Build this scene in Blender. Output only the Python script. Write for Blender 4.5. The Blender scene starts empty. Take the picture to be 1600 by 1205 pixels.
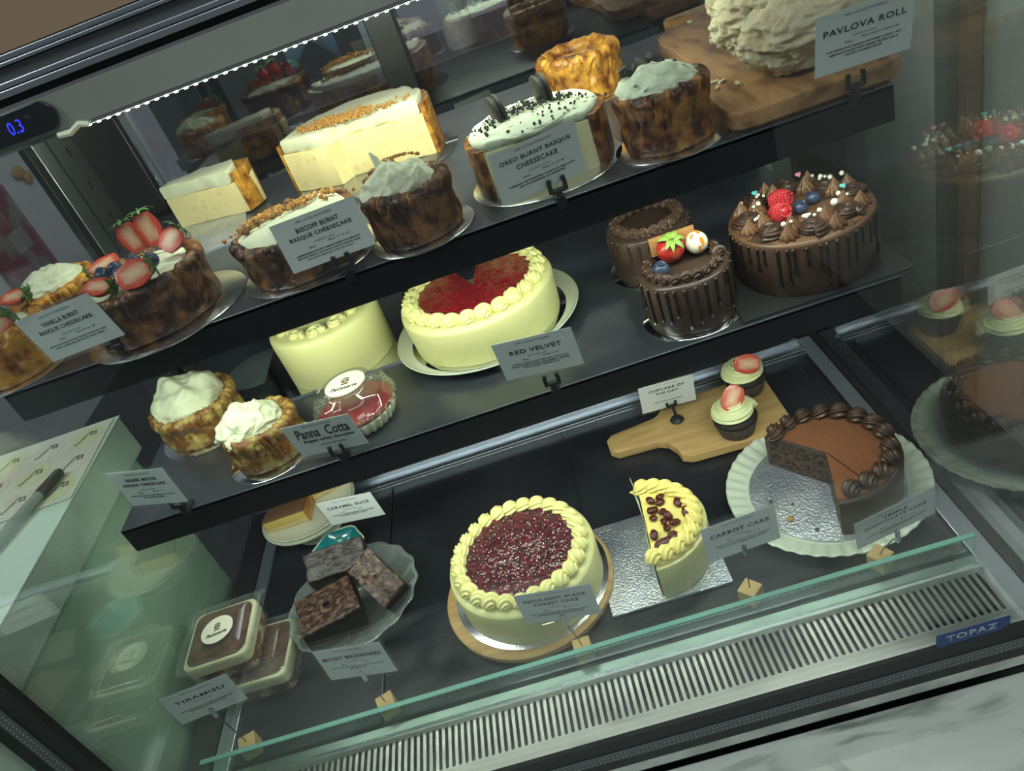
import bpy, bmesh, math, random
from mathutils import Vector, Matrix, noise
random.seed(7)
PI = math.pi
SC = bpy.context.scene
COL = SC.collection

# ------------------------------------------------------------------ camera
cd = bpy.data.cameras.new('camera'); cam = bpy.data.objects.new('camera', cd); COL.objects.link(cam)
cd.sensor_width = 36.0; cd.sensor_fit = 'HORIZONTAL'; cd.lens = 1200.9/1600*36
cd.clip_start = .02
cam.matrix_world = Matrix(((0.945634, 0.312623, 0.089684, 0), (-0.099920, 0.541675, -0.834628, 0),
                           (-0.309503, 0.780291, 0.543464, 0.95), (0, 0, 0, 1)))
SC.camera = cam
# ------------------------------------------------------------------ view, world
SC.view_settings.view_transform = 'Standard'; SC.view_settings.look = 'None'
SC.view_settings.gamma = 1; SC.view_settings.exposure = 0.0
SC.view_settings.use_curve_mapping = False
SC.cycles.transparent_max_bounces = 32; SC.cycles.max_bounces = 12
W = bpy.data.worlds.new('room_air'); SC.world = W; W.use_nodes = True
W.node_tree.nodes['Background'].inputs[0].default_value = (.62, .72, .72, 1)
W.node_tree.nodes['Background'].inputs[1].default_value = .12

def area(name, loc, rot, sx, sy, power, color):
    l = bpy.data.lights.new(name, 'AREA'); l.shape = 'RECTANGLE'; l.size = sx; l.size_y = sy
    l.energy = power; l.color = color
    o = bpy.data.objects.new(name, l); COL.objects.link(o); o.location = loc; o.rotation_euler = rot
    return o
LEDC = (.90, 1.0, .80)
# the three LED strips of the case (header, under each shelf) and fill lights added around it
area('header_light', (-.125, .990, .846), (.80, 0, 0), .70, .012, 3.3, LEDC)
area('upper_shelf_light', (-.13, .866, .572), (.85, 0, 0), 1.06, .010, 2.2, LEDC)
area('middle_shelf_light', (-.13, .866, .325), (.70, 0, 0), 1.06, .010, 2.6, (.92, 1.0, .86))
area('kitchen_fill_light', (.1, 2.9, 2.3), (-.1, 0, 0), 2.6, 1.2, 42, (.95, .95, 1))  # added fill, brightens the back room and left wall
area('left_fill_light', (-1.7, .3, 2.3), (0, -.25, 0), .9, .9, 24, (.88, 1, .92))  # added fill for the carton and counter left of the case
area('marble_fill_light', (.9, -.3, 2.3), (.25, .1, 0), .8, .8, 17, (.9, 1.0, .94))  # added fill to lift the marble top
area('card_fill_light', (.0, -1.2, 2.4), (.55, 0, 0), 1.6, .5, 12, (.88, .97, 1))  # added soft fill for the fronts of the price cards

# ------------------------------------------------------------------ materials
def mat(name, c, rough=.5, metal=0., c2=None, nscale=40, nlo=.4, nhi=.6, bump=0., bscale=60, spec=.5,
        sss=0., coat=0., detail=4, dist=.002, stretch=None, emit=None, estr=0.):
    m = bpy.data.materials.new(name); m.use_nodes = True; n = m.node_tree.nodes; L = m.node_tree.links
    b = n['Principled BSDF']
    b.inputs['Base Color'].default_value = (*c, 1); b.inputs['Roughness'].default_value = rough
    b.inputs['Metallic'].default_value = metal; b.inputs['Specular IOR Level'].default_value = spec
    if sss: b.inputs['Subsurface Weight'].default_value = sss; b.inputs['Subsurface Radius'].default_value = (.01, .008, .004); b.inputs['Subsurface Scale'].default_value = .6
    if coat: b.inputs['Coat Weight'].default_value = coat; b.inputs['Coat Roughness'].default_value = .08
    if emit: b.inputs['Emission Color'].default_value = (*emit, 1); b.inputs['Emission Strength'].default_value = estr
    if c2 or bump:
        tc = n.new('ShaderNodeTexCoord'); src = tc.outputs['Object']
        if stretch:
            mp = n.new('ShaderNodeMapping'); mp.inputs['Scale'].default_value = stretch
            L.new(src, mp.inputs[0]); src = mp.outputs[0]
    if c2:
        t = n.new('ShaderNodeTexNoise'); t.inputs['Scale'].default_value = nscale; t.inputs['Detail'].default_value = detail
        r = n.new('ShaderNodeValToRGB'); r.color_ramp.elements[0].position = nlo; r.color_ramp.elements[1].position = nhi
        r.color_ramp.elements[0].color = (*c, 1); r.color_ramp.elements[1].color = (*c2, 1)
        L.new(src, t.inputs['Vector']); L.new(t.outputs['Fac'], r.inputs[0]); L.new(r.outputs[0], b.inputs['Base Color'])
    if bump:
        t2 = n.new('ShaderNodeTexNoise'); t2.inputs['Scale'].default_value = bscale; t2.inputs['Detail'].default_value = 5
        bp = n.new('ShaderNodeBump'); bp.inputs['Strength'].default_value = bump; bp.inputs['Distance'].default_value = dist
        L.new(src, t2.inputs['Vector']); L.new(t2.outputs['Fac'], bp.inputs['Height']); L.new(bp.outputs[0], b.inputs['Normal'])
    return m

def glass(name, tint=(.96, .985, .97), k=1.0, ior=1.5, rough=0.0, haze=0.):
    m = bpy.data.materials.new(name); m.use_nodes = True; n = m.node_tree.nodes; L = m.node_tree.links
    n.remove(n['Principled BSDF']); out = n['Material Output']
    t = n.new('ShaderNodeBsdfTransparent'); t.inputs[0].default_value = (*tint, 1)
    g = n.new('ShaderNodeBsdfGlossy'); g.inputs['Roughness'].default_value = rough; g.inputs[0].default_value = (1, 1, 1, 1)
    f = n.new('ShaderNodeFresnel'); ge = n.new('ShaderNodeNewGeometry'); mr = n.new('ShaderNodeMapRange')
    mr.inputs['To Min'].default_value = ior; mr.inputs['To Max'].default_value = 1/ior   # same air-side fresnel on both faces of a pane
    L.new(ge.outputs['Backfacing'], mr.inputs['Value']); L.new(mr.outputs[0], f.inputs[0])
    mu = n.new('ShaderNodeMath'); mu.operation = 'MULTIPLY'; mu.inputs[1].default_value = k; mu.use_clamp = True
    mx = n.new('ShaderNodeMixShader')
    L.new(f.outputs[0], mu.inputs[0]); L.new(mu.outputs[0], mx.inputs[0]); L.new(t.outputs[0], mx.inputs[1]); L.new(g.outputs[0], mx.inputs[2])
    last = mx
    if haze:
        d = n.new('ShaderNodeBsdfDiffuse'); d.inputs[0].default_value = (.8, .9, .85, 1)
        m2 = n.new('ShaderNodeMixShader'); m2.inputs[0].default_value = haze
        L.new(mx.outputs[0], m2.inputs[1]); L.new(d.outputs[0], m2.inputs[2]); last = m2
    L.new(last.outputs[0], out.inputs[0])
    return m

M = {}
M['black'] = mat('black_metal', (.012, .013, .016), .32, .0, bump=.05, bscale=200)
M['shelf'] = mat('dark_shelf_metal', (.085, .095, .118), .30, .75, c2=(.17, .185, .22), nscale=9, nlo=.3, nhi=.75, bump=.12, bscale=60, dist=.0006)
M['deck'] = mat('dark_tray', (.018, .020, .026), .30, .35, c2=(.040, .043, .052), nscale=7, nlo=.35, nhi=.75, bump=.12, bscale=70, dist=.0006)
M['steel'] = mat('brushed_steel', (.46, .48, .46), .28, .95, bump=.18, bscale=40, stretch=(3, 60, 60), dist=.0006)
M['steel2'] = mat('satin_steel', (.52, .56, .64), .34, 1.0)
M['chrome'] = mat('chrome', (.75, .77, .78), .12, 1.0)
M['rubber'] = mat('black_rubber', (.010, .011, .013), .5)
M['gasket'] = mat('grey_gasket', (.10, .105, .11), .5)
M['header'] = mat('header_panel', (.30, .31, .29), .30, .35, c2=(.36, .37, .35), nscale=3)
M['glass'] = glass('case_glass', (.965, .985, .975))
M['sideglass'] = glass('side_glass', (.90, .94, .915), 1.9, 1.55)
M['doorglass'] = glass('door_glass', (.80, .82, .84), 3.5, 1.55)
M['ledge'] = mat('lightened_steel_ledge', (.62, .66, .60), .35, .35, c2=(.42, .46, .42), nscale=16, bump=.2, bscale=60)  # blotched steel, lightened to stand in for light it would reflect
M['lipglass'] = glass('lip_glass', (.80, .95, .90), 1.0)
M['lipedge'] = mat('green_glass_edge', (.22, .50, .42), .15, emit=None)
M['sleeve'] = glass('clear_sleeve', (.985, .99, .99), .8, 1.45)
M['plastic'] = glass('clear_plastic', (.95, .965, .955), 1.5, 1.5, .03, .03)
M['bowl'] = glass('glass_bowl', (.86, .90, .89), 4.0, 1.5, .06, .10)
M['paper'] = mat('card_paper', (.62, .66, .66), .6)
M['ink'] = mat('black_ink', (.010, .011, .014), .6)
M['greyink'] = mat('grey_ink', (.22, .24, .25), .6)
M['cream'] = mat('whipped_cream', (.72, .70, .50), .42, sss=.08, bump=.4, bscale=70, dist=.002)
M['mcream'] = mat('soft_white_cream', (.64, .66, .49), .45, sss=.05, bump=.5, bscale=60, dist=.002)
M['butter'] = mat('buttercream', (.84, .79, .34), .36, sss=.05, bump=.06, bscale=120, dist=.0006)
M['butterside'] = mat('smooth_buttercream', (.78, .75, .36), .40, sss=.06, bump=.22, bscale=28, dist=.002)
M['cupcream'] = mat('pale_green_cream', (.76, .78, .44), .38, sss=.05)
M['yellow'] = mat('yellow_buttercream', (.90, .77, .24), .36, sss=.04)
M['crust'] = mat('burnt_crust', (.060, .016, .006), .34, c2=(.46, .19, .040), nscale=62, nlo=.40, nhi=.70, bump=.8, bscale=120, dist=.003, detail=9)
M['crustdark'] = mat('dark_burnt_crust', (.040, .011, .006), .34, c2=(.34, .15, .045), nscale=48, nlo=.44, nhi=.74, bump=.8, bscale=110, dist=.003, detail=9)
M['crustgold'] = mat('golden_crust', (.17, .040, .006), .32, c2=(.74, .36, .050), nscale=58, nlo=.34, nhi=.68, bump=.8, bscale=110, dist=.003, detail=9)
M['crustmatcha'] = mat('baked_green_gold_crust', (.18, .070, .016), .42, c2=(.48, .36, .10), nscale=55, nlo=.46, nhi=.68, bump=1., bscale=90, dist=.004, detail=8)
M['fill'] = mat('cheesecake_filling', (.74, .60, .30), .55, c2=(.60, .44, .18), nscale=110, nlo=.55, nhi=.78, sss=.06, bump=.35, bscale=150, dist=.0015, detail=8)
M['fill2'] = mat('speckled_filling', (.68, .64, .38), .55, c2=(.10, .07, .05), nscale=45, nlo=.66, nhi=.70, bump=.2, bscale=90, dist=.001)
M['ocream'] = mat('cookie_speckled_cream', (.62, .68, .52), .45, c2=(.10, .10, .09), nscale=95, nlo=.62, nhi=.70, sss=.1, bump=.2, bscale=60)
M['crumb'] = mat('caramel_crumbs', (.42, .20, .045), .7)
M['crumbd'] = mat('dark_cookie_crumbs', (.018, .015, .013), .7)
M['crumbw'] = mat('cookie_filling_crumbs', (.75, .73, .6), .7)
M['cookie'] = mat('dark_cookie', (.030, .026, .023), .6, bump=.4, bscale=200, dist=.0008)
M['cookieb'] = mat('spiced_cookie', (.20, .09, .03), .7, bump=.3, bscale=200)
M['silver'] = mat('silver_board', (.80, .82, .86), .22, 1.0, bump=.5, bscale=260, dist=.0006)
M['dullboard'] = mat('dull_grey_board', (.16, .19, .20), .35, .2)
M['silverm'] = mat('mirror_silver_board', (.72, .75, .78), .07, 1.0, bump=.06, bscale=60, dist=.0006)
M['foil'] = mat('crumpled_foil_board', (.74, .78, .86), .30, .85, bump=.9, bscale=260, dist=.0022, c2=(.50, .56, .68), nscale=14, nlo=.4, nhi=.62)
M['blackboard'] = mat('grey_lacquer_board', (.05, .052, .055), .15, .3)
M['ceramic'] = mat('cream_ceramic', (.70, .73, .60), .18, coat=.4)
M['ceramicg'] = mat('celadon_ceramic', (.60, .66, .54), .18, coat=.4)
M['teal'] = mat('teal_glaze', (.01, .22, .24), .15, coat=.5)
M['wood'] = mat('beech_wood', (.60, .40, .17), .5, c2=(.48, .29, .11), nscale=6, nlo=.35, nhi=.65, stretch=(2, 14, 14), bump=.15, bscale=12)
M['acacia'] = mat('acacia_wood', (.38, .20, .085), .42, c2=(.17, .080, .032), nscale=5, nlo=.45, nhi=.66, stretch=(9, 2, 9), bump=.15, bscale=12)
M['cube'] = mat('pine_block', (.62, .44, .18), .55, c2=(.50, .33, .12), nscale=20, stretch=(1, 1, 6))
M['jam'] = mat('raspberry_jam', (.20, .004, .012), .10, c2=(.42, .008, .02), nscale=110, nlo=.35, nhi=.7, bump=1., bscale=230, dist=.006, coat=.3)
M['jamdark'] = mat('sugared_berry_jam', (.040, .004, .010), .14, c2=(.15, .008, .024), nscale=90, nlo=.35, nhi=.7, bump=1., bscale=170, dist=.006, coat=.8)
M['choc'] = mat('chocolate_frosting', (.042, .020, .013), .38, c2=(.060, .028, .018), nscale=20, bump=.2, bscale=60)
M['chocside'] = mat('chocolate_cake_side', (.062, .036, .027), .30, bump=.2, bscale=34, dist=.001)
M['chocdark'] = mat('dark_ganache', (.020, .010, .008), .12, coat=.6)
M['choctop'] = mat('milk_chocolate_top', (.16, .075, .040), .40, bump=.08, bscale=40)
M['cocoa'] = mat('cocoa_powder', (.20, .072, .026), .95, c2=(.16, .055, .02), nscale=300, bump=.3, bscale=400, dist=.0005)
M['swirlchoc'] = mat('piped_chocolate', (.055, .026, .017), .36)
M['swirlmilk'] = mat('piped_milk_chocolate', (.16, .072, .034), .36)
M['swirlgrey'] = mat('piped_cocoa_cream', (.10, .055, .038), .36)
M['sponge'] = mat('chocolate_sponge', (.022, .012, .008), .8, c2=(.13, .082, .058), nscale=170, nlo=.38, nhi=.62, bump=1., bscale=220, dist=.006, detail=8)
M['layer'] = mat('chocolate_filling', (.12, .065, .040), .5)
M['brownie'] = mat('brownie_crumb', (.012, .007, .005), .7, bump=.7, bscale=110, dist=.003)
M['browntop'] = mat('flaky_brownie_top', (.032, .014, .009), .36, c2=(.17, .095, .06), nscale=90, nlo=.46, nhi=.66, bump=1., bscale=110, dist=.004, detail=8)
M['browntopd'] = mat('dusty_brownie_top', (.022, .015, .013), .45, c2=(.10, .085, .085), nscale=45, nlo=.45, nhi=.7, bump=.9, bscale=90, dist=.004)
M['caramel'] = mat('caramel_layer', (.62, .46, .13), .35, sss=.1)
M['shortbread'] = mat('shortbread', (.60, .45, .22), .8, bump=.5, bscale=150)
M['strawred'] = mat('strawberry_skin', (.42, .022, .018), .25, c2=(.60, .12, .04), nscale=90, nlo=.6, nhi=.72, coat=.3, bump=.4, bscale=140)
M['leaf'] = mat('strawberry_leaf', (.060, .15, .030), .5, bump=.2)
M['leafl'] = mat('light_leaf', (.22, .34, .06), .5)
M['blue'] = mat('blueberry_skin', (.022, .032, .075), .35, c2=(.06, .085, .16), nscale=70, nlo=.4, nhi=.7)
M['raspb'] = mat('raspberry_skin', (.50, .025, .035), .25, sss=.1, coat=.3)
M['raisin'] = mat('raisin', (.09, .012, .008), .28, bump=.6, bscale=200, dist=.002)
M['pearl'] = mat('sugar_pearl', (.80, .80, .70), .15, coat=.5)
M['hblue'] = mat('blue_sugar_heart', (.16, .60, .68), .25)
M['hpink'] = mat('pink_sugar_heart', (.80, .30, .38), .25)
M['choclabel'] = mat('caramel_chocolate_bar', (.38, .19, .075), .35)
M['orange'] = mat('orange_print', (.85, .22, .02), .3)
M['white'] = mat('white_print', (.80, .78, .62), .3)
M['sticker'] = mat('cream_sticker', (.82, .80, .64), .45)
M['mering'] = mat('meringue', (.50, .44, .30), .8, c2=(.33, .25, .15), nscale=30, nlo=.50, nhi=.74, bump=1., bscale=60, dist=.003, detail=8)
M['redlayer'] = mat('red_berry_layer', (.24, .008, .015), .15, coat=.4)
M['panna'] = mat('panna_cream', (.80, .78, .55), .3, sss=.2)
M['tircocoa'] = mat('tiramisu_cocoa', (.070, .026, .014), .6, c2=(.17, .075, .042), nscale=50, nlo=.4, nhi=.7, bump=.2)
M['tircream'] = mat('tiramisu_cream', (.68, .66, .42), .5, c2=(.50, .45, .26), nscale=30, nlo=.5, nhi=.7)
M['tirsponge'] = mat('tiramisu_sponge', (.13, .055, .03), .7, c2=(.5, .42, .25), nscale=60, nlo=.5, nhi=.7)
M['cupliner'] = mat('dark_cupcake_liner', (.085, .062, .048), .5)
M['mintbox'] = mat('white_carton', (.66, .74, .68), .55)
M['counter'] = mat('pale_counter', (.50, .62, .52), .30, bump=.1, bscale=3)
M['pen'] = mat('grey_pen', (.30, .34, .33), .35)
M['pencap'] = mat('dark_pen_cap', (.045, .05, .052), .4)
M['beige'] = mat('beige_sticker_disc', (.74, .70, .48), .5)
M['sheet'] = mat('sticker_sheet', (.74, .66, .60), .5, c2=(.80, .76, .66), nscale=8)
M['wall'] = mat('grey_wall_paint', (.62, .62, .58), .8)
M['wallb'] = mat('lilac_grey_wall', (.50, .49, .54), .8)
M['brownwall'] = mat('brown_timber', (.22, .14, .09), .5, c2=(.30, .20, .13), nscale=2)
M['floor'] = mat('dark_floor', (.06, .06, .065), .5)
M['pink'] = mat('pink_print', (.20, .05, .08), .6, c2=(.22, .19, .19), nscale=7, nlo=.5, nhi=.6)
M['blackglass'] = mat('black_display', (.008, .009, .014), .12)
M['led'] = mat('blue_led_digit', (0, 0, 0), .5, emit=(.02, .03, 1.0), estr=2.2)
M['diode'] = mat('white_led', (1, 1, 1), .5, emit=(.85, 1, .85), estr=9)
M['diffuser'] = mat('lit_diffuser', (1, 1, 1), .5, emit=(.8, 1, .8), estr=1.3)
M['badge'] = mat('blue_badge', (.005, .045, .20), .35)
M['badgetxt'] = mat('silver_badge_letter', (.40, .48, .52), .35)
M['wire'] = mat('dark_wire', (.15, .14, .12), .3, 1.)
M['redcap'] = mat('red_cap', (.45, .02, .03), .4)
M['milk'] = mat('frosted_bottle', (.55, .55, .55), .4)
M['darkcloth'] = mat('dark_cloth', (.012, .013, .018), .9)
M['clothblue'] = mat('blue_cloth', (.16, .27, .42), .8)
M['marble'] = None

def marble():
    m = bpy.data.materials.new('white_marble'); m.use_nodes = True; n = m.node_tree.nodes; L = m.node_tree.links
    b = n['Principled BSDF']; b.inputs['Roughness'].default_value = .22
    tc = n.new('ShaderNodeTexCoord'); mp = n.new('ShaderNodeMapping'); mp.inputs['Rotation'].default_value = (0, 0, .6); mp.inputs['Scale'].default_value = (3, 9, 3)
    t = n.new('ShaderNodeTexNoise'); t.inputs['Scale'].default_value = 1.6; t.inputs['Detail'].default_value = 6; t.inputs['Distortion'].default_value = 1.2
    r = n.new('ShaderNodeValToRGB'); e = r.color_ramp.elements
    e[0].position = .34; e[0].color = (.16, .18, .17, 1); e[1].position = .50; e[1].color = (.50, .53, .51, 1)
    x = r.color_ramp.elements.new(.8); x.color = (.58, .61, .59, 1)
    L.new(tc.outputs['Object'], mp.inputs[0]); L.new(mp.outputs[0], t.inputs['Vector']); L.new(t.outputs['Fac'], r.inputs[0]); L.new(r.outputs[0], b.inputs['Base Color'])
    return m
M['marble'] = marble()

def cutface():
    # cut strawberry: pale heart, red rim (object space of the half berry, x across, z along)
    m = bpy.data.materials.new('strawberry_cut_face'); m.use_nodes = True; n = m.node_tree.nodes; L = m.node_tree.links
    b = n['Principled BSDF']; b.inputs['Roughness'].default_value = .25
    at = n.new('ShaderNodeAttribute'); at.attribute_name = 'rim'
    r = n.new('ShaderNodeValToRGB'); e = r.color_ramp.elements
    e[0].position = 0.; e[0].color = (.70, .50, .34, 1); e[1].position = 1.; e[1].color = (.50, .02, .015, 1)
    x = e.new(.38); x.color = (.66, .30, .20, 1); x = e.new(.55); x.color = (.58, .10, .06, 1)
    L.new(at.outputs['Fac'], r.inputs[0]); L.new(r.outputs[0], b.inputs['Base Color'])
    return m
M['cutface'] = cutface()

# ------------------------------------------------------------------ mesh building
class G:
    def __init__(s): s.v = []; s.f = []
    def add(s, vs, fs, T=None):
        o = len(s.v)
        for p in vs:
            p = Vector(p); s.v.append(T @ p if T else p)
        for f in fs: s.f.append([i+o for i in f])
        return s
    def box(s, c, d, T=None):
        x, y, z = c; a, b, h = d[0]/2, d[1]/2, d[2]/2
        vs = [(x-a, y-b, z-h), (x+a, y-b, z-h), (x+a, y+b, z-h), (x-a, y+b, z-h), (x-a, y-b, z+h), (x+a, y-b, z+h), (x+a, y+b, z+h), (x-a, y+b, z+h)]
        return s.add(vs, [(0, 3, 2, 1), (4, 5, 6, 7), (0, 1, 5, 4), (1, 2, 6, 5), (2, 3, 7, 6), (3, 0, 4, 7)], T)
    def lathe(s, prof, n=64, fn=None, T=None, a0=0., a1=2*PI, cap=True):
        full = abs(a1-a0-2*PI) < 1e-6; m = n if full else n+1; vs = []; fs = []; k = len(prof)
        for i in range(m):
            a = a0+(a1-a0)*i/n
            for j, (r, z) in enumerate(prof):
                if fn: r, z = fn(r, z, a, j)
                vs.append((r*math.cos(a), r*math.sin(a), z))
        for i in range(n):
            i2 = (i+1) % m
            for j in range(k-1): fs.append((i*k+j, i2*k+j, i2*k+j+1, i*k+j+1))
        if not full and cap:
            fs.append(tuple(range(k))[::-1]); fs.append(tuple(n*k+j for j in range(k)))
        return s.add(vs, fs, T)
    def prism(s, poly, z0, z1, T=None, bev=0.):
        n = len(poly); cx = sum(p[0] for p in poly)/n; cy = sum(p[1] for p in poly)/n
        def ring(z, ins):
            out = []
            for x, y in poly:
                d = math.hypot(x-cx, y-cy) or 1; k = (d-ins)/d
                out.append((cx+(x-cx)*k, cy+(y-cy)*k, z))
            return out
        if bev: rings = [ring(z0, bev), ring(z0+bev, 0), ring(z1-bev, 0), ring(z1-bev*.3, bev*.3), ring(z1, bev)]
        else: rings = [ring(z0, 0), ring(z1, 0)]
        vs = [p for r in rings for p in r]; fs = []
        for k in range(len(rings)-1):
            for i in range(n): fs.append((k*n+i, k*n+(i+1) % n, (k+1)*n+(i+1) % n, (k+1)*n+i))
        fs.append(tuple(range(n))[::-1]); fs.append(tuple((len(rings)-1)*n+i for i in range(n)))
        return s.add(vs, fs, T)
    def tube(s, path, rad, n=10, star=0., lobes=6, T=None, twist=0., flat=1.):
        P = [Vector(p) for p in path]; k = len(P)
        if not hasattr(rad, '__len__'): rad = [rad]*k
        vs = []; fs = []; up = Vector((0, 0, 1)); prev = None
        for i, p in enumerate(P):
            t = (P[min(i+1, k-1)]-P[max(i-1, 0)])
            t = t.normalized() if t.length > 1e-9 else Vector((0, 0, 1))
            if prev is None:
                a = up.cross(t); a = a if a.length > 1e-3 else Vector((1, 0, 0)).cross(t)
            else: a = prev-t*prev.dot(t)
            a.normalize(); prev = a; b = t.cross(a)
            for q in range(n):
                an = 2*PI*q/n+twist*i; r = rad[i]*(1+star*math.cos(lobes*2*PI*q/n))
                vs.append(p+a*math.cos(an)*r+b*math.sin(an)*r*flat)
        for i in range(k-1):
            for q in range(n): fs.append((i*n+q, i*n+(q+1) % n, (i+1)*n+(q+1) % n, (i+1)*n+q))
        fs.append(tuple(range(n))[::-1]); fs.append(tuple((k-1)*n+q for q in range(n)))
        return s.add(vs, fs, T)
    def ball(s, c, r, nu=20, nv=12, T=None, fn=None):
        rx, ry, rz = (r, r, r) if not hasattr(r, '__len__') else r
        vs = []; fs = []
        for i in range(nv+1):
            th = PI*i/nv
            for j in range(nu):
                ph = 2*PI*j/nu; d = Vector((math.sin(th)*math.cos(ph), math.sin(th)*math.sin(ph), math.cos(th)))
                k = fn(d) if fn else 1.
                vs.append((c[0]+d.x*rx*k, c[1]+d.y*ry*k, c[2]+d.z*rz*k))
        for i in range(nv):
            for j in range(nu): fs.append((i*nu+j, (i+1)*nu+j, (i+1)*nu+(j+1) % nu, i*nu+(j+1) % nu))
        return s.add(vs, fs, T)
    def jitter(s, amp, sc, seed=0.):
        for i, v in enumerate(s.v):
            s.v[i] = v+noise.noise_vector(v*sc+Vector((seed, seed*1.7, 3.1)))*amp
        return s
    def build(s, name, m, parent=None, smooth=True, bev=0., label=None, auto=35):
        me = bpy.data.meshes.new(name); me.from_pydata([tuple(v) for v in s.v], [], s.f); me.validate()
        bm = bmesh.new(); bm.from_mesh(me); bmesh.ops.remove_doubles(bm, verts=bm.verts, dist=1e-6)
        bmesh.ops.recalc_face_normals(bm, faces=bm.faces); bm.to_mesh(me); bm.free()
        if m is not None: me.materials.append(M[m] if isinstance(m, str) else m)
        if smooth:
            me.polygons.foreach_set('use_smooth', [True]*len(me.polygons))
            me.set_sharp_from_angle(angle=math.radians(auto))
        o = bpy.data.objects.new(name, me); COL.objects.link(o)
        if parent is not None: o.parent = parent
        if bev:
            b = o.modifiers.new('bevel', 'BEVEL'); b.width = bev; b.segments = 2; b.limit_method = 'ANGLE'
        if label: o['label'] = label
        return o

def tag(o, label, cat, group=None):
    o['label'] = label; o['category'] = cat
    if group: o['group'] = group
    return o
def thing(name, label, cat, loc=(0, 0, 0), rot=(0, 0, 0), group=None):
    o = bpy.data.objects.new(name, None); COL.objects.link(o); o.empty_display_size = .01
    o.location = loc; o.rotation_euler = rot
    return tag(o, label, cat, group)
def struct(o): o['kind'] = 'structure'; return o
def one(g, name, m, label, cat, loc=(0, 0, 0), rot=(0, 0, 0), group=None, **k):
    o = g.build(name, m, **k); o.location = loc; o.rotation_euler = rot
    return tag(o, label, cat, group)
def copy_part(o, parent, loc, rot=(0, 0, 0), sc=(1, 1, 1)):
    c = o.copy(); COL.objects.link(c); c.parent = parent; c.location = loc; c.rotation_euler = rot; c.scale = sc
    return c
def R3(rot): 
    from mathutils import Euler
    return Euler(rot).to_matrix().to_4x4()
def TR(loc=(0, 0, 0), rot=(0, 0, 0), sc=(1, 1, 1)):
    return Matrix.Translation(loc) @ R3(rot) @ Matrix.Diagonal((*sc, 1))

def text(body, parent, m, width, height, loc, name='lettering', rot=(PI/2, 0, 0), space=1.0, shear=0., thick=.00015, lbl=None, bold=0.):
    c = bpy.data.curves.new('t', 'FONT'); c.body = body; c.align_x = 'CENTER'; c.align_y = 'CENTER'; c.size = 1
    c.space_character = space; c.shear = shear; c.resolution_u = 2; c.space_line = 1.12; c.offset = bold
    o = bpy.data.objects.new('t', c); me = bpy.data.meshes.new_from_object(o)
    bpy.data.objects.remove(o); bpy.data.curves.remove(c)
    xs = [v.co.x for v in me.vertices]; ys = [v.co.y for v in me.vertices]
    cx, cy = (max(xs)+min(xs))/2, (max(ys)+min(ys))/2; kx = width/(max(xs)-min(xs))
    ky = height/(max(ys)-min(ys)) if height else kx
    for v in me.vertices: v.co.x = (v.co.x-cx)*kx; v.co.y = (v.co.y-cy)*ky; v.co.z = 0
    bm = bmesh.new(); bm.from_mesh(me); r = bmesh.ops.extrude_face_region(bm, geom=list(bm.faces))
    for g in r['geom']:
        if isinstance(g, bmesh.types.BMVert): g.co.z += thick
    bmesh.ops.recalc_face_normals(bm, faces=bm.faces); bm.to_mesh(me); bm.free()
    me.materials.clear(); me.materials.append(M[m]); me.name = name
    t = bpy.data.objects.new(name, me); COL.objects.link(t)
    if parent is not None: t.parent = parent
    t.location = loc; t.rotation_euler = rot
    return t

ZT, ZM = .62, .373
XL, XR, YF, YB = -.765, .462, .58, 1.45

# ------------------------------------------------------------------ the room
struct(G().box((0, .8, -.60), (7, 7, .1)).build('floor', 'floor', smooth=False))
struct(G().box((0, 4.45, .9), (7, .1, 3)).build('wall_back', 'wallb', smooth=False))
struct(G().box((-2.35, .8, .9), (.1, 7, 3)).build('wall_left', 'wallb', smooth=False))
struct(G().box((1.0, 1.4, .9), (.1, 6, 3)).build('wall_right', 'wall', smooth=False))
struct(G().box((-.6, 4.36, 1.75), (3.2, .08, 1.5)).build('trim_1', 'brownwall', smooth=False))

struct(G().box((.93, 1.54, .9), (.03, .030, 3)).build('trim_2', 'brownwall', smooth=False))
struct(G().box((.93, 1.625, .9), (.03, .035, 3)).build('trim_3', 'header', smooth=False))
# ------------------------------------------------------------------ display case
case = thing('display_case', 'glass refrigerated cake display case with stainless ledge and black framed front', 'display case', (0, 0, 0))
def cp(g, name, m, **k): return g.build(name, m, case, **k)
cp(G().box((-.18, 1.0, -.012), (.62-.10, .60, .02)).box((.18, 1.0, -.0121), (.46, .60, .02)).box((-.57, 1.0, -.0119), (.255, .60, .02)), 'deck_tray', 'deck', bev=.002)
cp(G().box((-.075, 1.0, -.004), (.002, .60, .01)), 'tray_joint', 'rubber')
cp(G().tube([(-.075, 1.163, -.001), (-.075, 1.163, .0012)], .005, 16), 'drain_plug', 'rubber')
# side channels of the deck: steel strip, dark gasket
for sx, xa, xb in ((1, .430, .458), (-1, -.715, -.688)):
    cp(G().box(((xa+xb)/2, .935, -.002), (xb-xa, .70, .012)), 'side_channel', 'steel2', bev=.001)
cp(G().box((.464, .935, -.001), (.010, .70, .016)), 'side_gasket', 'rubber')
cp(G().box((-.74, .935, -.004), (.046, .70, .016)), 'side_gasket', 'rubber')
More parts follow.
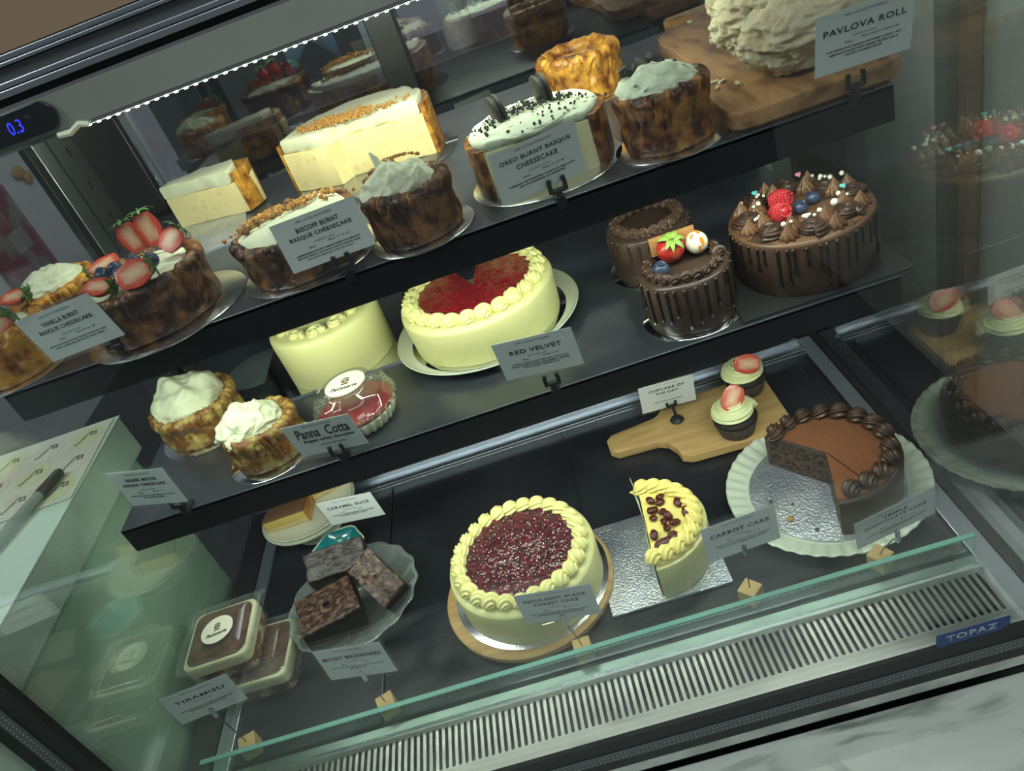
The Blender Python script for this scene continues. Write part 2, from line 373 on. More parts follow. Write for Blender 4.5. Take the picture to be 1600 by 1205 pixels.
# rear rail and louvred back panel
g = G().box((-.14, 1.262, .000), (1.14, .060, .012)).box((-.14, 1.236, .008), (1.14, .006, .010)).box((-.14, 1.270, .010), (1.14, .005, .012))
cp(g, 'rear_rail', 'steel2', bev=.001)
g = G().box((-.14, 1.315, .06), (1.14, .01, .13))
for k in range(7): g.box((-.14, 1.306, .022+k*.014), (1.12, .012, .005))
cp(g, 'louvred_panel', 'black', bev=.001)
cp(G().box((-.15, 1.47, .20), (1.24, .02, .80)), 'back_panel', 'black')
# front ledge with slotted vent
g = G(); pitch = .0095; hw = .0024; y0, y1 = .602, .664; x = -.74; N = 10
sta = []
for i in range(N+1): sta.append((hw*math.cos(PI*i/N), y1-hw+hw*math.sin(PI*i/N)))
for i in range(N+1): sta.append((-hw*math.cos(PI*i/N), y0+hw-hw*math.sin(PI*i/N)))
def outerpt(px, py):
    if py >= y1-hw: return (pitch/2*(px/hw if abs(px) < hw else math.copysign(1, px)), y1+.004) if abs(px) < hw*.999 else (math.copysign(pitch/2, px), y1-hw)
    return (pitch/2*(px/hw), y0-.004) if abs(px) < hw*.999 else (math.copysign(pitch/2, px), y0+hw)
out = [outerpt(*p) for p in sta]; ns = len(sta)
# corner points keep the cell rectangular
cells = []
while x < .425:
    vs = [(x+p[0], p[1], -.002) for p in sta]+[(x+p[0], p[1], -.002) for p in out]+[(x+p[0], p[1], -.007) for p in sta]
    co = len(vs); vs += [(x+pitch/2, y1+.004, -.002), (x-pitch/2, y1+.004, -.002), (x-pitch/2, y0-.004, -.002), (x+pitch/2, y0-.004, -.002)]
    fs = []
    for i in range(ns):
        j = (i+1) % ns; fs.append((i, j, ns+j, ns+i)); fs.append((i, 2*ns+i, 2*ns+j, j))
    fs += [(ns, co, ns+1), (ns+N, ns+N-1, co+1), (ns+N+1, co+2, ns+N+2), (ns+2*N+1, ns+2*N, co+3)]
    g.add(vs, fs); x += pitch
xr = x-pitch/2
g.box(((-.745+xr)/2, .680, -.0045), (xr+.745, .024, .005)).box(((-.745+xr)/2, .590, -.0045), (xr+.745, .017, .005)).box(((xr+.458)/2, .637, -.0045), (.458-xr, .111, .005))
vent = cp(g, 'vent_grille', 'steel', auto=60)
cp(G().box((-.15, .637, -.045), (1.2, .10, .005)), 'vent_well', 'black')
cp(G().box((-.15, .676, -.003), (1.16, .003, .007)), 'ledge_bead', 'chrome')
# glass lip on the ledge
lp = cp(G().box((-.14, .692, .017), (1.145, .007, .043)), 'glass_lip', 'lipglass', smooth=False)
cp(G().box((-.14, .692, .0398), (1.145, .008, .0025)), 'lip_edge', 'lipedge', bev=.0008)
# front frame: black printed border, dotted strip, black, silver
def frame(name, a, b, m, y=.578, t=.006):
    # ring between inset a and b, outside the opening x -.700..(.49), z 0...918
    x0, x1, z0, z1 = -.700, .520, -.002, .9185
    g = G()
    g.box(((x0+x1)/2, y, z0-(a+b)/2), (x1-x0+2*b, t, b-a)).box(((x0+x1)/2, y, z1+(a+b)/2), (x1-x0+2*b, t, b-a))
    g.box((x0-(a+b)/2, y, (z0+z1)/2), (b-a, t, z1-z0+2*b)).box((x1+(a+b)/2, y, (z0+z1)/2), (b-a, t, z1-z0+2*b))
    return cp(g, name, m, bev=.0006)
frame('front_frame', .0005, .027, 'rubber', .580, .010)
frame('gasket_strip', .027, .044, 'gasket', .577, .008)
frame('front_frame', .044, .064, 'rubber', .579, .010)
g = G()
xx = -.72
while xx < .53:
    for zz in (-.033, -.041): g.ball((xx, .5725, zz), .0010, 6, 4)
    xx += .006
zz = -.02
while zz < .6:
    for x_ in (-.731, -.739): g.ball((x_, .5725, zz), .0010, 6, 4)
    zz += .006
cp(g, 'gasket_dots', 'header')
cp(G().box((-.15, .570, .9195), (1.30, .004, .0022)), 'top_bead', 'chrome')
for k, (za, zb, m) in enumerate(((.9255, .9300, 'steel2'), (.9305, .9342, 'steel2'), (.9425, .9450, 'steel2'), (.9453, .949, 'steel2'))):
    cp(G().box((-.15, .566, (za+zb)/2), (1.36, .008, zb-za)), 'top_rail', m, bev=.0008)
cp(G().box((-.15, .572, .938), (1.36, .008, .0075)), 'top_gasket', 'gasket')
cp(G().box((-.12, .5855, .46), (1.2, .005, .93)), 'front_glass', 'glass', smooth=False)
# steel ledge under the front frame
cp(G().box((-.05, .5790, -.0770), (1.46, .010, .0215)), 'front_ledge', 'ledge', bev=.002)
cp(G().box((-.05, .588, -.090), (1.46, .012, .028)), 'front_seal', 'rubber')
# header panel with display, inner ceiling, LED bar
cp(G().box((-.15, .988, .893), (1.20, .010, .080)), 'header_panel', 'header', bev=.002)
cp(G().box((-.15, 1.22, .940), (1.22, .46, .01)), 'inner_ceiling', 'black')
hb = cp(G().box((-.15, .992, .8535), (1.20, .018, .004)), 'header_light_bar', 'chrome')
g = G(); x = -.462
while x < .44:
    g.box((x, .985, .8505), (.0038, .004, .0022)); x += .0127
cp(g, 'light_diode', 'diode')
cp(G().box((-.01, .9855, .8517), (.92, .004, .0018)), 'light_diffuser', 'diffuser')
G().tube([(-.500, .980, .852), (-.485, .979, .850), (-.470, .980, .856), (-.460, .980, .852)], .0035, 8).build('light_connector', 'white', case)
cp(G().box((-.15, .577, .9845), (1.36, .03, .07)), 'roof_edge', 'brownwall')
# temperature display
dp = cp(G().prism([(-.055+.015*math.cos(a), .015*math.sin(a)) for a in [PI/2+PI*i/12 for i in range(13)]]+[(.045+.015*math.cos(a), .015*math.sin(a)) for a in [-PI/2+PI*i/12 for i in range(13)]], 0, .006, TR((-.554, .9830, .8765), (PI/2, 0, 0), (1.14, 1.14, 1))), 'temperature_display', 'blackglass', bev=.001)
text('0.3', dp, 'led', .0185, .015, (-.538, .9763, .8765), 'digit', shear=.15)
text('°C', dp, 'gasket', .006, .0045, (-.518, .9763, .882), 'unit_mark')
# rear posts
for x0, x1, y, m in ((-.716, -.632, 1.450, 'black'), (.455, .515, 1.44, 'steel')):
    cp(G().box(((x0+x1)/2, y, .45), (x1-x0, .02, .98)), 'rear_post', m, bev=.002)
cp(G().box((-.720, 1.375, .45), (.008, .135, .98)), 'side_column', 'steel', bev=.001)
cp(G().box((-.722, 1.295, .45), (.012, .024, .98)), 'side_column_edge', 'black', bev=.001)
cp(G().box((-.7155, 1.352, .45), (.002, .003, .98)), 'side_column_fold', 'rubber')
for k in range(5): cp(G().box((-.7155, 1.400, .66+k*.06), (.002, .003, .016)), 'bracket_slot', 'rubber')
# side glass
cp(G().box((.470, 1.02, .46), (.006, .86, .94)), 'side_glass', 'sideglass', smooth=False)
cp(G().box((-.768, 1.02, .46), (.006, .86, .94)), 'side_glass', 'sideglass', smooth=False)
# sliding rear doors
for x0, x1, y in ((-.63, -.13, 1.455), (-.14, .46, 1.475)):
    dg = cp(G().box(((x0+x1)/2, y, .76), (x1-x0, .005, .36)), 'rear_door_glass', 'doorglass', smooth=False)
for x0, x1 in ((-.162, -.112), (-.40, -.372)):
    if x0 > -.2: cp(G().box(((x0+x1)/2, 1.445, .76), (x1-x0, .016, .38)), 'rear_door_post', 'black', bev=.002)
cp(G().box((-.618, 1.447, .76), (.006, .012, .38)), 'rear_door_post', 'steel2')
cp(G().prism([(0, 0), (.078, 0), (.092, .008), (.092, .024), (0, .024)], 0, .0012, TR((.315, .5755, .0015), (PI/2, 0, 0))), 'maker_badge', 'badge', bev=.0003)
bt = text('TOPAZ', case, 'badgetxt', .064, .012, (.359, .5741, .0145), 'badge_letter', space=1.15, bold=.03)

# outside marble counter
one(G().box((.06, .38, -.1275), (1.68, .388, .05)), 'marble_counter', 'marble', 'white and grey veined marble counter top running in front of the display case', 'counter', bev=.002)
one(G().box((-.14, 1.01, -.34), (1.24, .84, .40)), 'case_plinth', 'black', 'black plinth standing below the display case', 'plinth')

# shelves
def shelf(z, y1, which):
    t = thing('display_shelf', f'{which} black metal shelf of the display case with a folded front edge', 'shelf', (-.128, .845, z))
    w = 1.108; d = y1-.845
    G().box((0, d/2, -.003), (w, d, .006)).build('shelf_plate', 'shelf', t, bev=.001)
    G().box((0, .0015, -.021), (w, .003, .040)).build('front_edge', 'black', t, bev=.0006)
    G().box((0, .012, -.042), (w, .022, .002)).box((0, .006, -.0405), (w, .003, .003)).build('bottom_fold', 'black', t, bev=.0004)
    G().box((0, .021, -.036), (w-.04, .006, .008)).build('light_strip', 'white', t)
    for x in (-w/2+.08, w/2-.08): G().box((x, d/2, -.014), (.004, d-.05, .018)).build('bracket', 'black', t)
    return t
shelf(ZT, 1.43, 'upper'); shelf(ZM, 1.40, 'middle')

# ================================================================== food and ware builders
def rim_fn(seed, amp, sc=14, zamp=None):
    za = amp if zamp is None else zamp
    def fn(r, z, a, j):
        if r < 1e-5: return r, z
        p = Vector((r*math.cos(a), r*math.sin(a), z))*sc+Vector((seed, seed*2, 0))
        q = noise.noise(p); w = noise.noise(p*2.7)
        return r+amp*(q+.5*w), max(z+za*(noise.noise(p+Vector((9, 9, 9)))+.4*w)*(1 if z > .01 else 0), 0)
    return fn
def crust_body(t, r, h, m='crust', seed=1., taper=.06, rimh=.008, a0=0., a1=2*PI, amp=.0028):
    prof = [(0, 0), (r*(1-taper)*.7, 0), (r*(1-taper)-.003, 0), (r*(1-taper), .003)]
    for i in range(1, 21): prof.append((r*(1-taper+taper*i/20)+.0015*math.sin(i*.4), .003+(h-.003)*i/20))
    prof += [(r+.0005, h+rimh*.4), (r-.002, h+rimh*.8), (r-.006, h+rimh), (r-.010, h+rimh*.8), (r-.014, h+rimh*.3), (r-.018, h-.001), (r*.72, h-.003), (r*.6, h-.003), (r*.5, h-.004), (r*.38, h-.003), (r*.25, h-.003), (r*.12, h-.003), (0, h-.003)]
    base = rim_fn(seed, amp, 26)
    def fn(rr, z, a, j):
        r2, z2 = base(rr, z, a, j)
        if rr > r*.3:
            q = Vector((math.cos(a)*3.2, math.sin(a)*3.2, z*16+seed)); fold = abs(noise.noise(q*1.6)); up = min(z/h, 1.)**2
            r2 -= .0050*max(0, .16-fold)/.16*(.3+.7*up)*(1 if rr > r*.8 else .2)
            if z > h*.95: z2 += .0035*noise.noise(Vector((math.cos(a)*5, math.sin(a)*5, rr*90+seed)))
        return r2, z2
    return G().lathe(prof, 180, fn, a0=a0, a1=a1).build('crust', m, t, auto=80)
def board_round(r, x, y, z, m, label, th=.002, name='cake_board', group=None, cat='board'):
    g = G().lathe([(0, 0), (r-.0006, 0), (r, .0006), (r, th-.0005), (r-.0008, th), (r*.5, th), (0, th)], 96)
    return one(g, name, m, label, cat, (x, y, z), group=group)
def cream_blob(t, r, h, seed=0., m='cream', name='whipped_cream', c=(0, 0, 0), fold=.22, sc=3.2, flat=.0, nu=150, nv=80):
    g = G(); o3 = Vector((seed, seed*.7, seed*1.3))
    def fn(d):
        p = d*sc*.62+o3; p = p+noise.noise_vector(p*.9)*.55
        q = (.5-abs(noise.noise(p)))*.9+(.5-abs(noise.noise(p*2.1+Vector((4, 4, 4)))))*.40+noise.noise(p*5)*.05
        return 1+fold*(q-.50)*(1.1 if d.z > -.1 else .5)
    g.ball((0, 0, 0), 1, nu, nv, fn=fn)
    for i, v in enumerate(g.v):
        z = v.z
        if flat and z > 0: z = z/(1+flat*z)
        w = noise.noise(Vector((v.x*2.2, v.y*2.2, seed))); k = 1+.10*noise.noise(Vector((v.x*1.5, v.y*1.5, seed+7)))
        g.v[i] = Vector((c[0]+v.x*r*k, c[1]+v.y*r*k, c[2]+max(z*(1+.5*fold/.2*w*.6), -.3)*h))
    return g.build(name, m, t, auto=180)
def shell_mesh(L=.011, R=.0075, n=30, star=.13, lobes=8, curl=.55):
    # one piped shell: fat ridged head curling over, tapering into a tail (along +x)
    path = []; rad = []
    for i in range(n):
        u = i/(n-1)
        path.append((-L*.55+L*1.75*u, R*curl*math.sin(u*PI*1.15), R*(.50+.55*math.sin(min(u*1.35, 1)*PI))*(1-.35*u)))
        rad.append(R*(.22+.88*math.sin(PI*min(.10+u*1.0, 1.))**.8)*(1-.45*u))
    return G().tube(path, rad, 48, star*1.1, lobes+1, twist=.07, flat=.92)
def rosette_mesh(R=.010, n=90, turns=1.9, star=.2, h=.010, lobes=6):
    path = []; rad = []
    for i in range(n):
        u = i/(n-1); a = u*turns*2*PI; rr = R*.66*(1-u)**.9
        path.append((rr*math.cos(a), rr*math.sin(a), R*.26+h*u**1.2)); rad.append(R*(.40-.26*u**1.3))
    return G().tube(path, rad, 48, star*1.15, lobes+1, twist=.05)
def kiss_mesh(R=.010, h=.018, lobes=8):
    prof = [(0, 0), (R*.9, 0), (R, h*.12), (R*.86, h*.30), (R*.55, h*.52), (R*.28, h*.74), (R*.09, h*.93), (0, h)]
    def fn(r, z, a, j): return r*(1+.26*math.cos(lobes*(a+z*30))), z
    return G().lathe(prof, 64, fn)
def ring_of(t, proto_g, m, R, z, n, name='frosting_swirl', tilt=0., skip=None, sc=1., yaw=0., rnd=.12):
    first = None
    for i in range(n):
        a = 2*PI*i/n
        if skip and skip(a): continue
        loc = (R*math.cos(a), R*math.sin(a), z); rot = (random.uniform(-.1, .1)*rnd*5, tilt, a+PI/2+yaw+random.uniform(-rnd, rnd)); s = sc*random.uniform(.92, 1.08)
        if first is None:
            first = proto_g.build(name, m, t, auto=180); first.location = loc; first.rotation_euler = rot; first.scale = (s, s, s)
        else: copy_part(first, t, loc, rot, (s, s, s))
    return first
def drips(t, r, h, n, m='chocdark', seed=3, a0=0, a1=2*PI, lo=.25, hi=.75, w=.0026):
    rnd = random.Random(seed)
    for i in range(n):
        a = a0+(a1-a0)*(i+.5*rnd.random())/n; L = h*rnd.uniform(lo, hi); k = 9; path = []; rad = []
        for j in range(k):
            u = j/(k-1); path.append(((r+.0006)*math.cos(a), (r+.0006)*math.sin(a), h-.002-L*u)); rad.append(w*(.75+.25*math.cos(u*PI)) if u < .75 else w*(.75+.6*(u-.75)*4*(1-(u-.75)*2.2)))
        G().tube(path, rad, 10).build('chocolate_drip', m, t, auto=180)
def crumbs(t, pts, m, name, smin, smax, seed=1):
    rnd = random.Random(seed); g = G()
    for x, y, z in pts:
        s = rnd.uniform(smin, smax); T = TR((x, y, z), (rnd.random()*3, rnd.random()*3, rnd.random()*3), (s, s*rnd.uniform(.6, 1), s*rnd.uniform(.5, 1)))
        g.ball((0, 0, 0), 1, 6, 4, T, lambda d: 1+.3*noise.noise(d*3+Vector((x*90, y*90, 0))))
    o = g.build(name, m, t); o['kind'] = 'stuff'; return o

# ---- berries
def berry_r(u, w=1.0): return w*(math.sin(PI*min(u*.62+.10, 1))**.62)*(1-.70*max(u-.35, 0)**1.25)
def face_rot(tip, face):
    z = Vector(tip).normalized(); y = Vector(face); y = -(y-z*y.dot(z)).normalized(); x = y.cross(z)
    return Matrix((x, y, z)).transposed().to_euler()
def half_berry(name, label, loc, tip, face, L=.030, Wd=.0125, leaf=True, group='halved strawberries'):
    t = thing(name, label, 'strawberry', loc, face_rot(tip, face), group)
    # along +z from stalk (0) to tip (L); cut face towards -y
    vs = []; fs = []; nu, nv = 24, 18
    for i in range(nu+1):
        u = i/nu; r = Wd*berry_r(u) if 0 < i < nu else .0003
        for j in range(nv+1):
            a = PI*j/nv; vs.append((r*math.cos(a), r*math.sin(a)*.85, L*u))
    for i in range(nu):
        for j in range(nv): a = i*(nv+1)+j; fs.append((a, a+1, a+nv+2, a+nv+1))
    G().add(vs, fs).build('flesh', 'strawred', t, auto=180)
    vs = []; fs = []; cols = []; q = 12
    for i in range(nu+1):
        u = i/nu; r = Wd*berry_r(u) if 0 < i < nu else .0003
        for j in range(-q, q+1):
            vs.append((r*j/q, -.0002-.0008*(1-(j/q)**2), L*u)); rim = max(abs(j/q), (abs(u-.46)/.54)**1.6); cols.append(rim*(.85+.3*noise.noise(Vector((j*.9, i*.15, 3)))))
    for i in range(nu):
        for j in range(2*q): a = i*(2*q+1)+j; fs.append((a, a+1, a+2*q+2, a+2*q+1))
    me = bpy.data.meshes.new('cut_face'); me.from_pydata(vs, [], fs); me.materials.append(M['cutface'])
    at = me.attributes.new('rim', 'FLOAT', 'POINT'); at.data.foreach_set('value', cols)
    me.polygons.foreach_set('use_smooth', [True]*len(me.polygons))
    o = bpy.data.objects.new('cut_face', me); COL.objects.link(o); o.parent = t
    if leaf: calyx(t, Wd)
    return t
def calyx(t, Wd, m='leaf', n=7, seed=1):
    g = G(); rnd = random.Random(seed)
    for k in range(n):
        a = 2*PI*k/n+rnd.uniform(-.2, .2); L = Wd*rnd.uniform(.8, 1.25); vs = []; fs = []
        for i in range(7):
            u = i/6; w = Wd*.24*math.sin(PI*(.15+.85*u))*(1-.2*u); d = L*u; z = -.001-.0035*math.sin(u*2.6)+.004*u*u
            for s in (-1, 0, 1): vs.append((d*math.cos(a)-s*w*math.sin(a), d*math.sin(a)+s*w*math.cos(a), z+(.0006 if s == 0 else 0)))
        for i in range(6):
            for s in range(2): fs.append((i*3+s, i*3+s+1, (i+1)*3+s+1, (i+1)*3+s))
        g.add(vs, fs)
    g.tube([(0, 0, 0), (0, .0005, -.003), (.0008, .001, -.006)], [.0011, .0009, .0008], 6)
    o = g.build('leaves', m, t, auto=180); s = o.modifiers.new('thickness', 'SOLIDIFY'); s.thickness = .0005
    return o
def blueberry(loc, label, r=.0065, rot=(.3, .2, 0), group='blueberries'):
    t = thing('blueberry', label, 'blueberry', loc, rot, group)
    G().ball((0, 0, 0), (r, r, r*.9), 24, 16, fn=lambda d: 1-.18*math.exp(-((1-d.z)*14)**2)).build('berry', 'blue', t, auto=180)
    g = G().lathe([(r*.30, 0), (r*.42, r*.10), (r*.40, r*.12), (r*.26, r*.02)], 20, lambda rr, z, a, j: (rr*(1+.18*math.cos(5*a)), z+r*.84)); g.build('crown', 'blue', t)
    return t
def raspberry(loc, label, rot, L=.019, Wd=.0085, group='raspberries'):
    t = G()
    for i in range(9):
        u = i/8; r = Wd*(math.sin(PI*(.22+.70*u))**.6); n = max(3, int(2*PI*r/.0027)) if i < 8 else 1
        for k in range(n):
            a = 2*PI*(k+.5*(i % 2))/n; t.ball((r*math.cos(a), r*math.sin(a), L*u-L*.5), .0021, 8, 6)
    t.ball((0, 0, 0), (Wd*.84, Wd*.84, L*.47), 16, 10)
    return one(t, 'raspberry', 'raspb', label, 'raspberry', loc, rot, group, auto=180)

# ---- price cards
def card(pose, lines, label, paper='paper', hand=None, marg=.003, shrink=1.0):
    x, y, z, yaw, tilt, roll = pose
    t = thing('price_card', label, 'card', (x, y, z))
    t.rotation_mode = 'XYZ'
    Mx = Matrix.Rotation(yaw, 4, 'Z') @ Matrix.Rotation(tilt, 4, 'X') @ Matrix.Rotation(roll, 4, 'Y')
    t.rotation_euler = Mx.to_euler(); w, h = .110, .066
    G().box((0, 0, 0), (w-2*marg, .0006, h-2*marg)).build('paper', paper, t, smooth=False)
    G().box((0, 0, 0), (w+.003, .0016, h+.003)).build('clear_sleeve', 'sleeve', t, smooth=False)
    y_ = -.0006
    text('HER LITTLE PATISSERIE', t, 'greyink', .044, .0023, (0, y_, .0245), space=1.25, bold=.01)
    title, tw, small, desc = lines
    if hand:
        text(title[0], t, 'ink', .082, .0185, (.001, y_, .0115), shear=.35, name='handwriting', bold=.012)
        text(title[1], t, 'ink', .078, .0072, (.004, y_, -.004), shear=.35, name='handwriting', bold=.012)
        text(desc[0], t, 'ink', .040, .0018, (.006, y_, -.0135))
        return t
    zz = .0150 if len(title) > 1 else .0110
    for k, s in enumerate(title): text(s, t, 'ink', tw[k], .0056 if len(title) > 1 else .0064, (0, y_, zz-k*.0090), space=1.1, bold=.016)
    z0 = zz-(len(title)-1)*.0090-.0085
    text('HANDMADE CAKES', t, 'greyink', .026, .0018, (0, y_, z0), space=1.2)
    if small:
        for k, s in enumerate(small): text(s, t, 'ink', .0016*len(s), .0021, ((-.017, .017)[k], y_, z0-.0050-k*-.0012))
    for k, s in enumerate(desc): text(s, t, 'ink', min(.082, .00178*len(s)), .0021, (0, y_, z0-.0105-k*.0036), bold=.012)
    return t
def clip_holder(x, y, z, yaw, label, loc_up=.012):
    # black plastic clip gripping the shelf edge, fork of two prongs holding a card
    t = thing('card_clip', label, 'clip', (x, y, z), (0, 0, yaw), 'black clips on the shelf edges')
    G().box((0, -.004, -.004), (.012, .010, .012)).box((0, .004, .003), (.012, .018, .003)).box((0, -.0085, .004), (.007, .005, .016)).build('clamp', 'rubber', t, bev=.001)
    G().tube([(0, -.009, .006), (0, -.010, .014)], .0032, 12).tube([(-.0085, -.0100, .0145), (.0085, -.0100, .0145)], .0030, 12).build('swivel', 'rubber', t)
    for s in (-1, 1): G().tube([(s*.0085, -.010, .013), (s*.0090, -.0105, .022), (s*.0080, -.0105, .029)], [.0030, .0026, .0030], 10).build('prong', 'rubber', t)
    return t
def block_holder(x, y, yaw, card_pose, label):
    t = thing('card_holder', label, 'card holder', (x, y, 0), (0, 0, yaw), None)
    s = .026
    G().box((0, 0, s/2+.0002), (s, s, s)).build('wooden_block', 'cube', t, bev=.0008)
    cx, cy, cz = card_pose[:3]; c, s_ = math.cos(-yaw), math.sin(-yaw)
    dx, dy = cx-x, cy-y-.0035; lx, ly = dx*c-dy*s_, dx*s_+dy*c; zt = cz-.030
    G().tube([(0, 0, s-.002), (lx*.15, ly*.15, s+.02), (lx*.8, ly*.8, zt-.02), (lx, ly, zt-.006)], .0009, 8).build('wire_stem', 'wire', t)
    g = G()
    for sg in (-1, 1): g.box((lx, ly+sg*.0016, zt+.002), (.0055, .0009, .020))
    g.box((lx, ly, zt-.006), (.0045, .0034, .006))
    g.tube([(lx-.0028, ly, zt-.001), (lx+.0028, ly, zt-.001)], .0016, 8); g.build('alligator_clip', 'steel2', t, bev=.0003)
    return t

# ================================================================== price cards
P = {'vanilla': (-0.524, 0.800, 0.686, -0.148, 0.090, -0.078), 'bisc': (-0.228, 0.842, 0.675, -0.030, -0.057, -0.023),
     'ore': (0.028, 0.838, 0.671, 0.231, 0.064, 0.011), 'pavlova': (0.377, 0.803, 0.696, 0.077, 0.109, 0.059),
     'redvelvet': (-0.044, 0.826, 0.444, -0.210, 0.079, -0.017), 'panna': (-0.353, 0.853, 0.412, -0.226, 0.140, -0.033),
     'matcha': (-0.588, 0.821, 0.443, -0.387, -0.020, -0.044), 'caramel': (-0.448, 1.018, 0.150, -0.180, 0.077, -0.026),
     'cupcake': (0.141, 1.165, 0.064, 0.009, -0.004, 0.063), 'tiramisu': (-0.654, 0.716, 0.141, 0.075, -0.045, -0.032),
     'brownies': (-0.416, 0.695, 0.150, -0.205, -0.082, -0.042), 'forest': (-0.125, 0.686, 0.152, -0.168, -0.006, -0.002),
     'carrot': (0.137, 0.730, 0.130, 0.067, -0.098, 0.013), 'triple': (0.305, 0.643, 0.175, 0.123, 0.172, -0.112)}
card(P['vanilla'], (('VANILLA BURNT', 'BASQUE CHEESECAKE'), (.052, .074), ('Slice', 'Slice, 4", 6", 8"'), ('MADE WITH HIGH QUALITY CREAM CHEESE, RICH AND', 'HEAVY CREAM, AND SPECKS OF VANILLA BEAN')), 'grey price card reading VANILLA BURNT BASQUE CHEESECAKE, clipped to the upper shelf')
card(P['bisc'], (('BISCOFF BURNT', 'BASQUE CHEESECAKE'), (.052, .076), ('Slice', 'Slice, 4", 6", 8"'), ('HARMONIZING VELVETY CREAM CHEESE WITH SMOOTH', 'BISCOFF SPREAD, LUXURIOUS HEAVY CREAM, EGGS,', 'AND JUST THE RIGHT HINT OF SUGAR')), 'grey price card clipped before the caramel crumb cheesecake on the upper shelf')
card(P['ore'], (('OREO BURNT BASQUE', 'CHEESECAKE'), (.086, .050), ('Slice', 'Slice, 4", 6", 8"'), ('COMBINING THE IRRESISTIBLE CRUNCH OF OREO WITH', 'AND THE CREAMINESS OF CHEESECAKE')), 'grey price card leaning before the cheesecake topped with dark sandwich cookies')
card(P['pavlova'], (('PAVLOVA ROLL',), (.088,), ('Slice', 'Slice, half or whole roll'), ('THIS REFRESHING DESSERT FEATURES A LIGHT, AIRY', 'MERINGUE ROLLED WITH CREAMY FILLING AND A', 'BOUNTY OF FRESH FRUITS')), 'grey price card reading PAVLOVA ROLL, before the meringue roll at the top right')
card(P['redvelvet'], (('RED VELVET',), (.068,), ('Slice', 'Slice, 6", 8"'), ('SUPREMELY MOIST CAKE, DELICATE COCOA, RICH', 'CREAM CHEESE FROSTING AND RASPBERRY CRUMBLE', 'WITH A CREAMY RASPBERRY TOP')), 'grey price card reading RED VELVET, clipped to the middle shelf')
card(P['panna'], (('Panna  Cotta', 'Belgian white chocolate'), None, None, ('A DELIGHTFUL AND REFRESHING',)), 'price card with black handwriting reading Panna Cotta, clipped to the middle shelf', hand=True)
card(P['matcha'], (('ORGANIC MATCHA', 'BASQUE CHEESECAKE'), (.058, .078), ('Slice', 'Slice, 4", 6"'), ('MADE WITH HIGH QUALITY JAPANESE MATCHA, CREAMY', 'RICH AND SMOOTH CHEESE')), 'grey price card reading ORGANIC MATCHA BASQUE CHEESECAKE at the left end of the middle shelf')
card(P['caramel'], (('CARAMEL SLICE',), (.080,), ('Slice', 'Slice'), ('A BUTTERY SHORTBREAD BASE FILLED WITH CARAMEL', 'AND TOPPED WITH RICH CHOCOLATE')), 'pale green-lit price card reading CARAMEL SLICE, before the plate of caramel slices')
card(P['cupcake'], (('CUPCAKE OF', 'THE DAY'), (.068, .044), None, ('TODAY IS CHOCOLATE & STRAWBERRY',)), 'pale price card reading CUPCAKE OF THE DAY, standing on the beech board')
card(P['tiramisu'], (('TIRAMISU',), (.076,), None, ('LAYERS OF SPONGE SOAKED IN RICH COFFEE AND CREAM', 'WITH MASCARPONE CHEESE AND COCOA')), 'grey price card reading TIRAMISU, before the clear tiramisu boxes')
card(P['brownies'], (('MOIST BROWNIES',), (.090,), ('Slice', 'Slice'), ('A RICH, FUDGY TREAT FILLED WITH CHOCOLATE CHUNKS', 'AND CRACKLY TOP')), 'grey price card reading MOIST BROWNIES, before the glass bowl')
card(P['forest'], (('INDULGENT BLACK', 'FOREST CAKE'), (.086, .060), ('Slice', 'Slice, 6", 8"'), ('MOIST CHOCOLATE SPONGE, TART CHERRIES, LUXURIOUS', 'WHIPPED CREAM AND CHOCOLATE SHAVINGS')), 'grey price card reading INDULGENT BLACK FOREST CAKE')
card(P['carrot'], (('CARROT CAKE',), (.084,), ('Slice', 'Slice, 6", 8"'), ('A BLEND OF SWEET CARROTS, WALNUTS, RAISINS AND', 'SPICES WITH RICH CREAM CHEESE FROSTING')), 'grey price card reading CARROT CAKE, between the halved cake and the chocolate cake')
card(P['triple'], (('TRIPLE', 'CHOCOLATE CAKE'), (.032, .080), ('Slice', 'Slice, 6", 8"'), ('A CHOCOLATE LOVER\'S DREAM WITH LAYERS OF DARK', 'MILK AND WHITE CHOCOLATE')), 'grey price card reading TRIPLE CHOCOLATE CAKE, before the chocolate cake')
for k, z, lab, dx in (('vanilla', ZT, 'VANILLA BURNT card', .010), ('bisc', ZT, 'card of the caramel crumb cheesecake', .008), ('ore', ZT, 'card before the cookie topped cheesecake', .012), ('pavlova', ZT, 'PAVLOVA ROLL card', .004),
                      ('redvelvet', ZM, 'RED VELVET card', .006), ('panna', ZM, 'handwritten Panna Cotta card', .012), ('matcha', ZM, 'ORGANIC MATCHA card', .010)):
    p = P[k]; clip_holder(p[0]+dx, .848, z, p[3]*.4, 'black clip with two prongs holding the '+lab)
cc = thing('card_clip', 'black round-based clip holding the CUPCAKE OF THE DAY card on the beech board', 'clip', (.143, 1.135, .0215))
G().lathe([(0, 0), (.012, 0), (.013, .002), (.011, .005), (.006, .008), (.005, .012), (0, .012)], 32).build('base', 'rubber', cc)
G().tube([(0, 0, .01), (0, .004, .02)], .003, 10).tube([(-.008, .022, .020), (.008, .022, .020)], .0028, 10).tube([(-.008, .022, .019), (-.008, .022, .028)], .0026, 8).tube([(.008, .022, .019), (.008, .022, .028)], .0026, 8).tube([(0, .004, .018), (0, .022, .020)], .003, 8).build('prongs', 'rubber', cc)
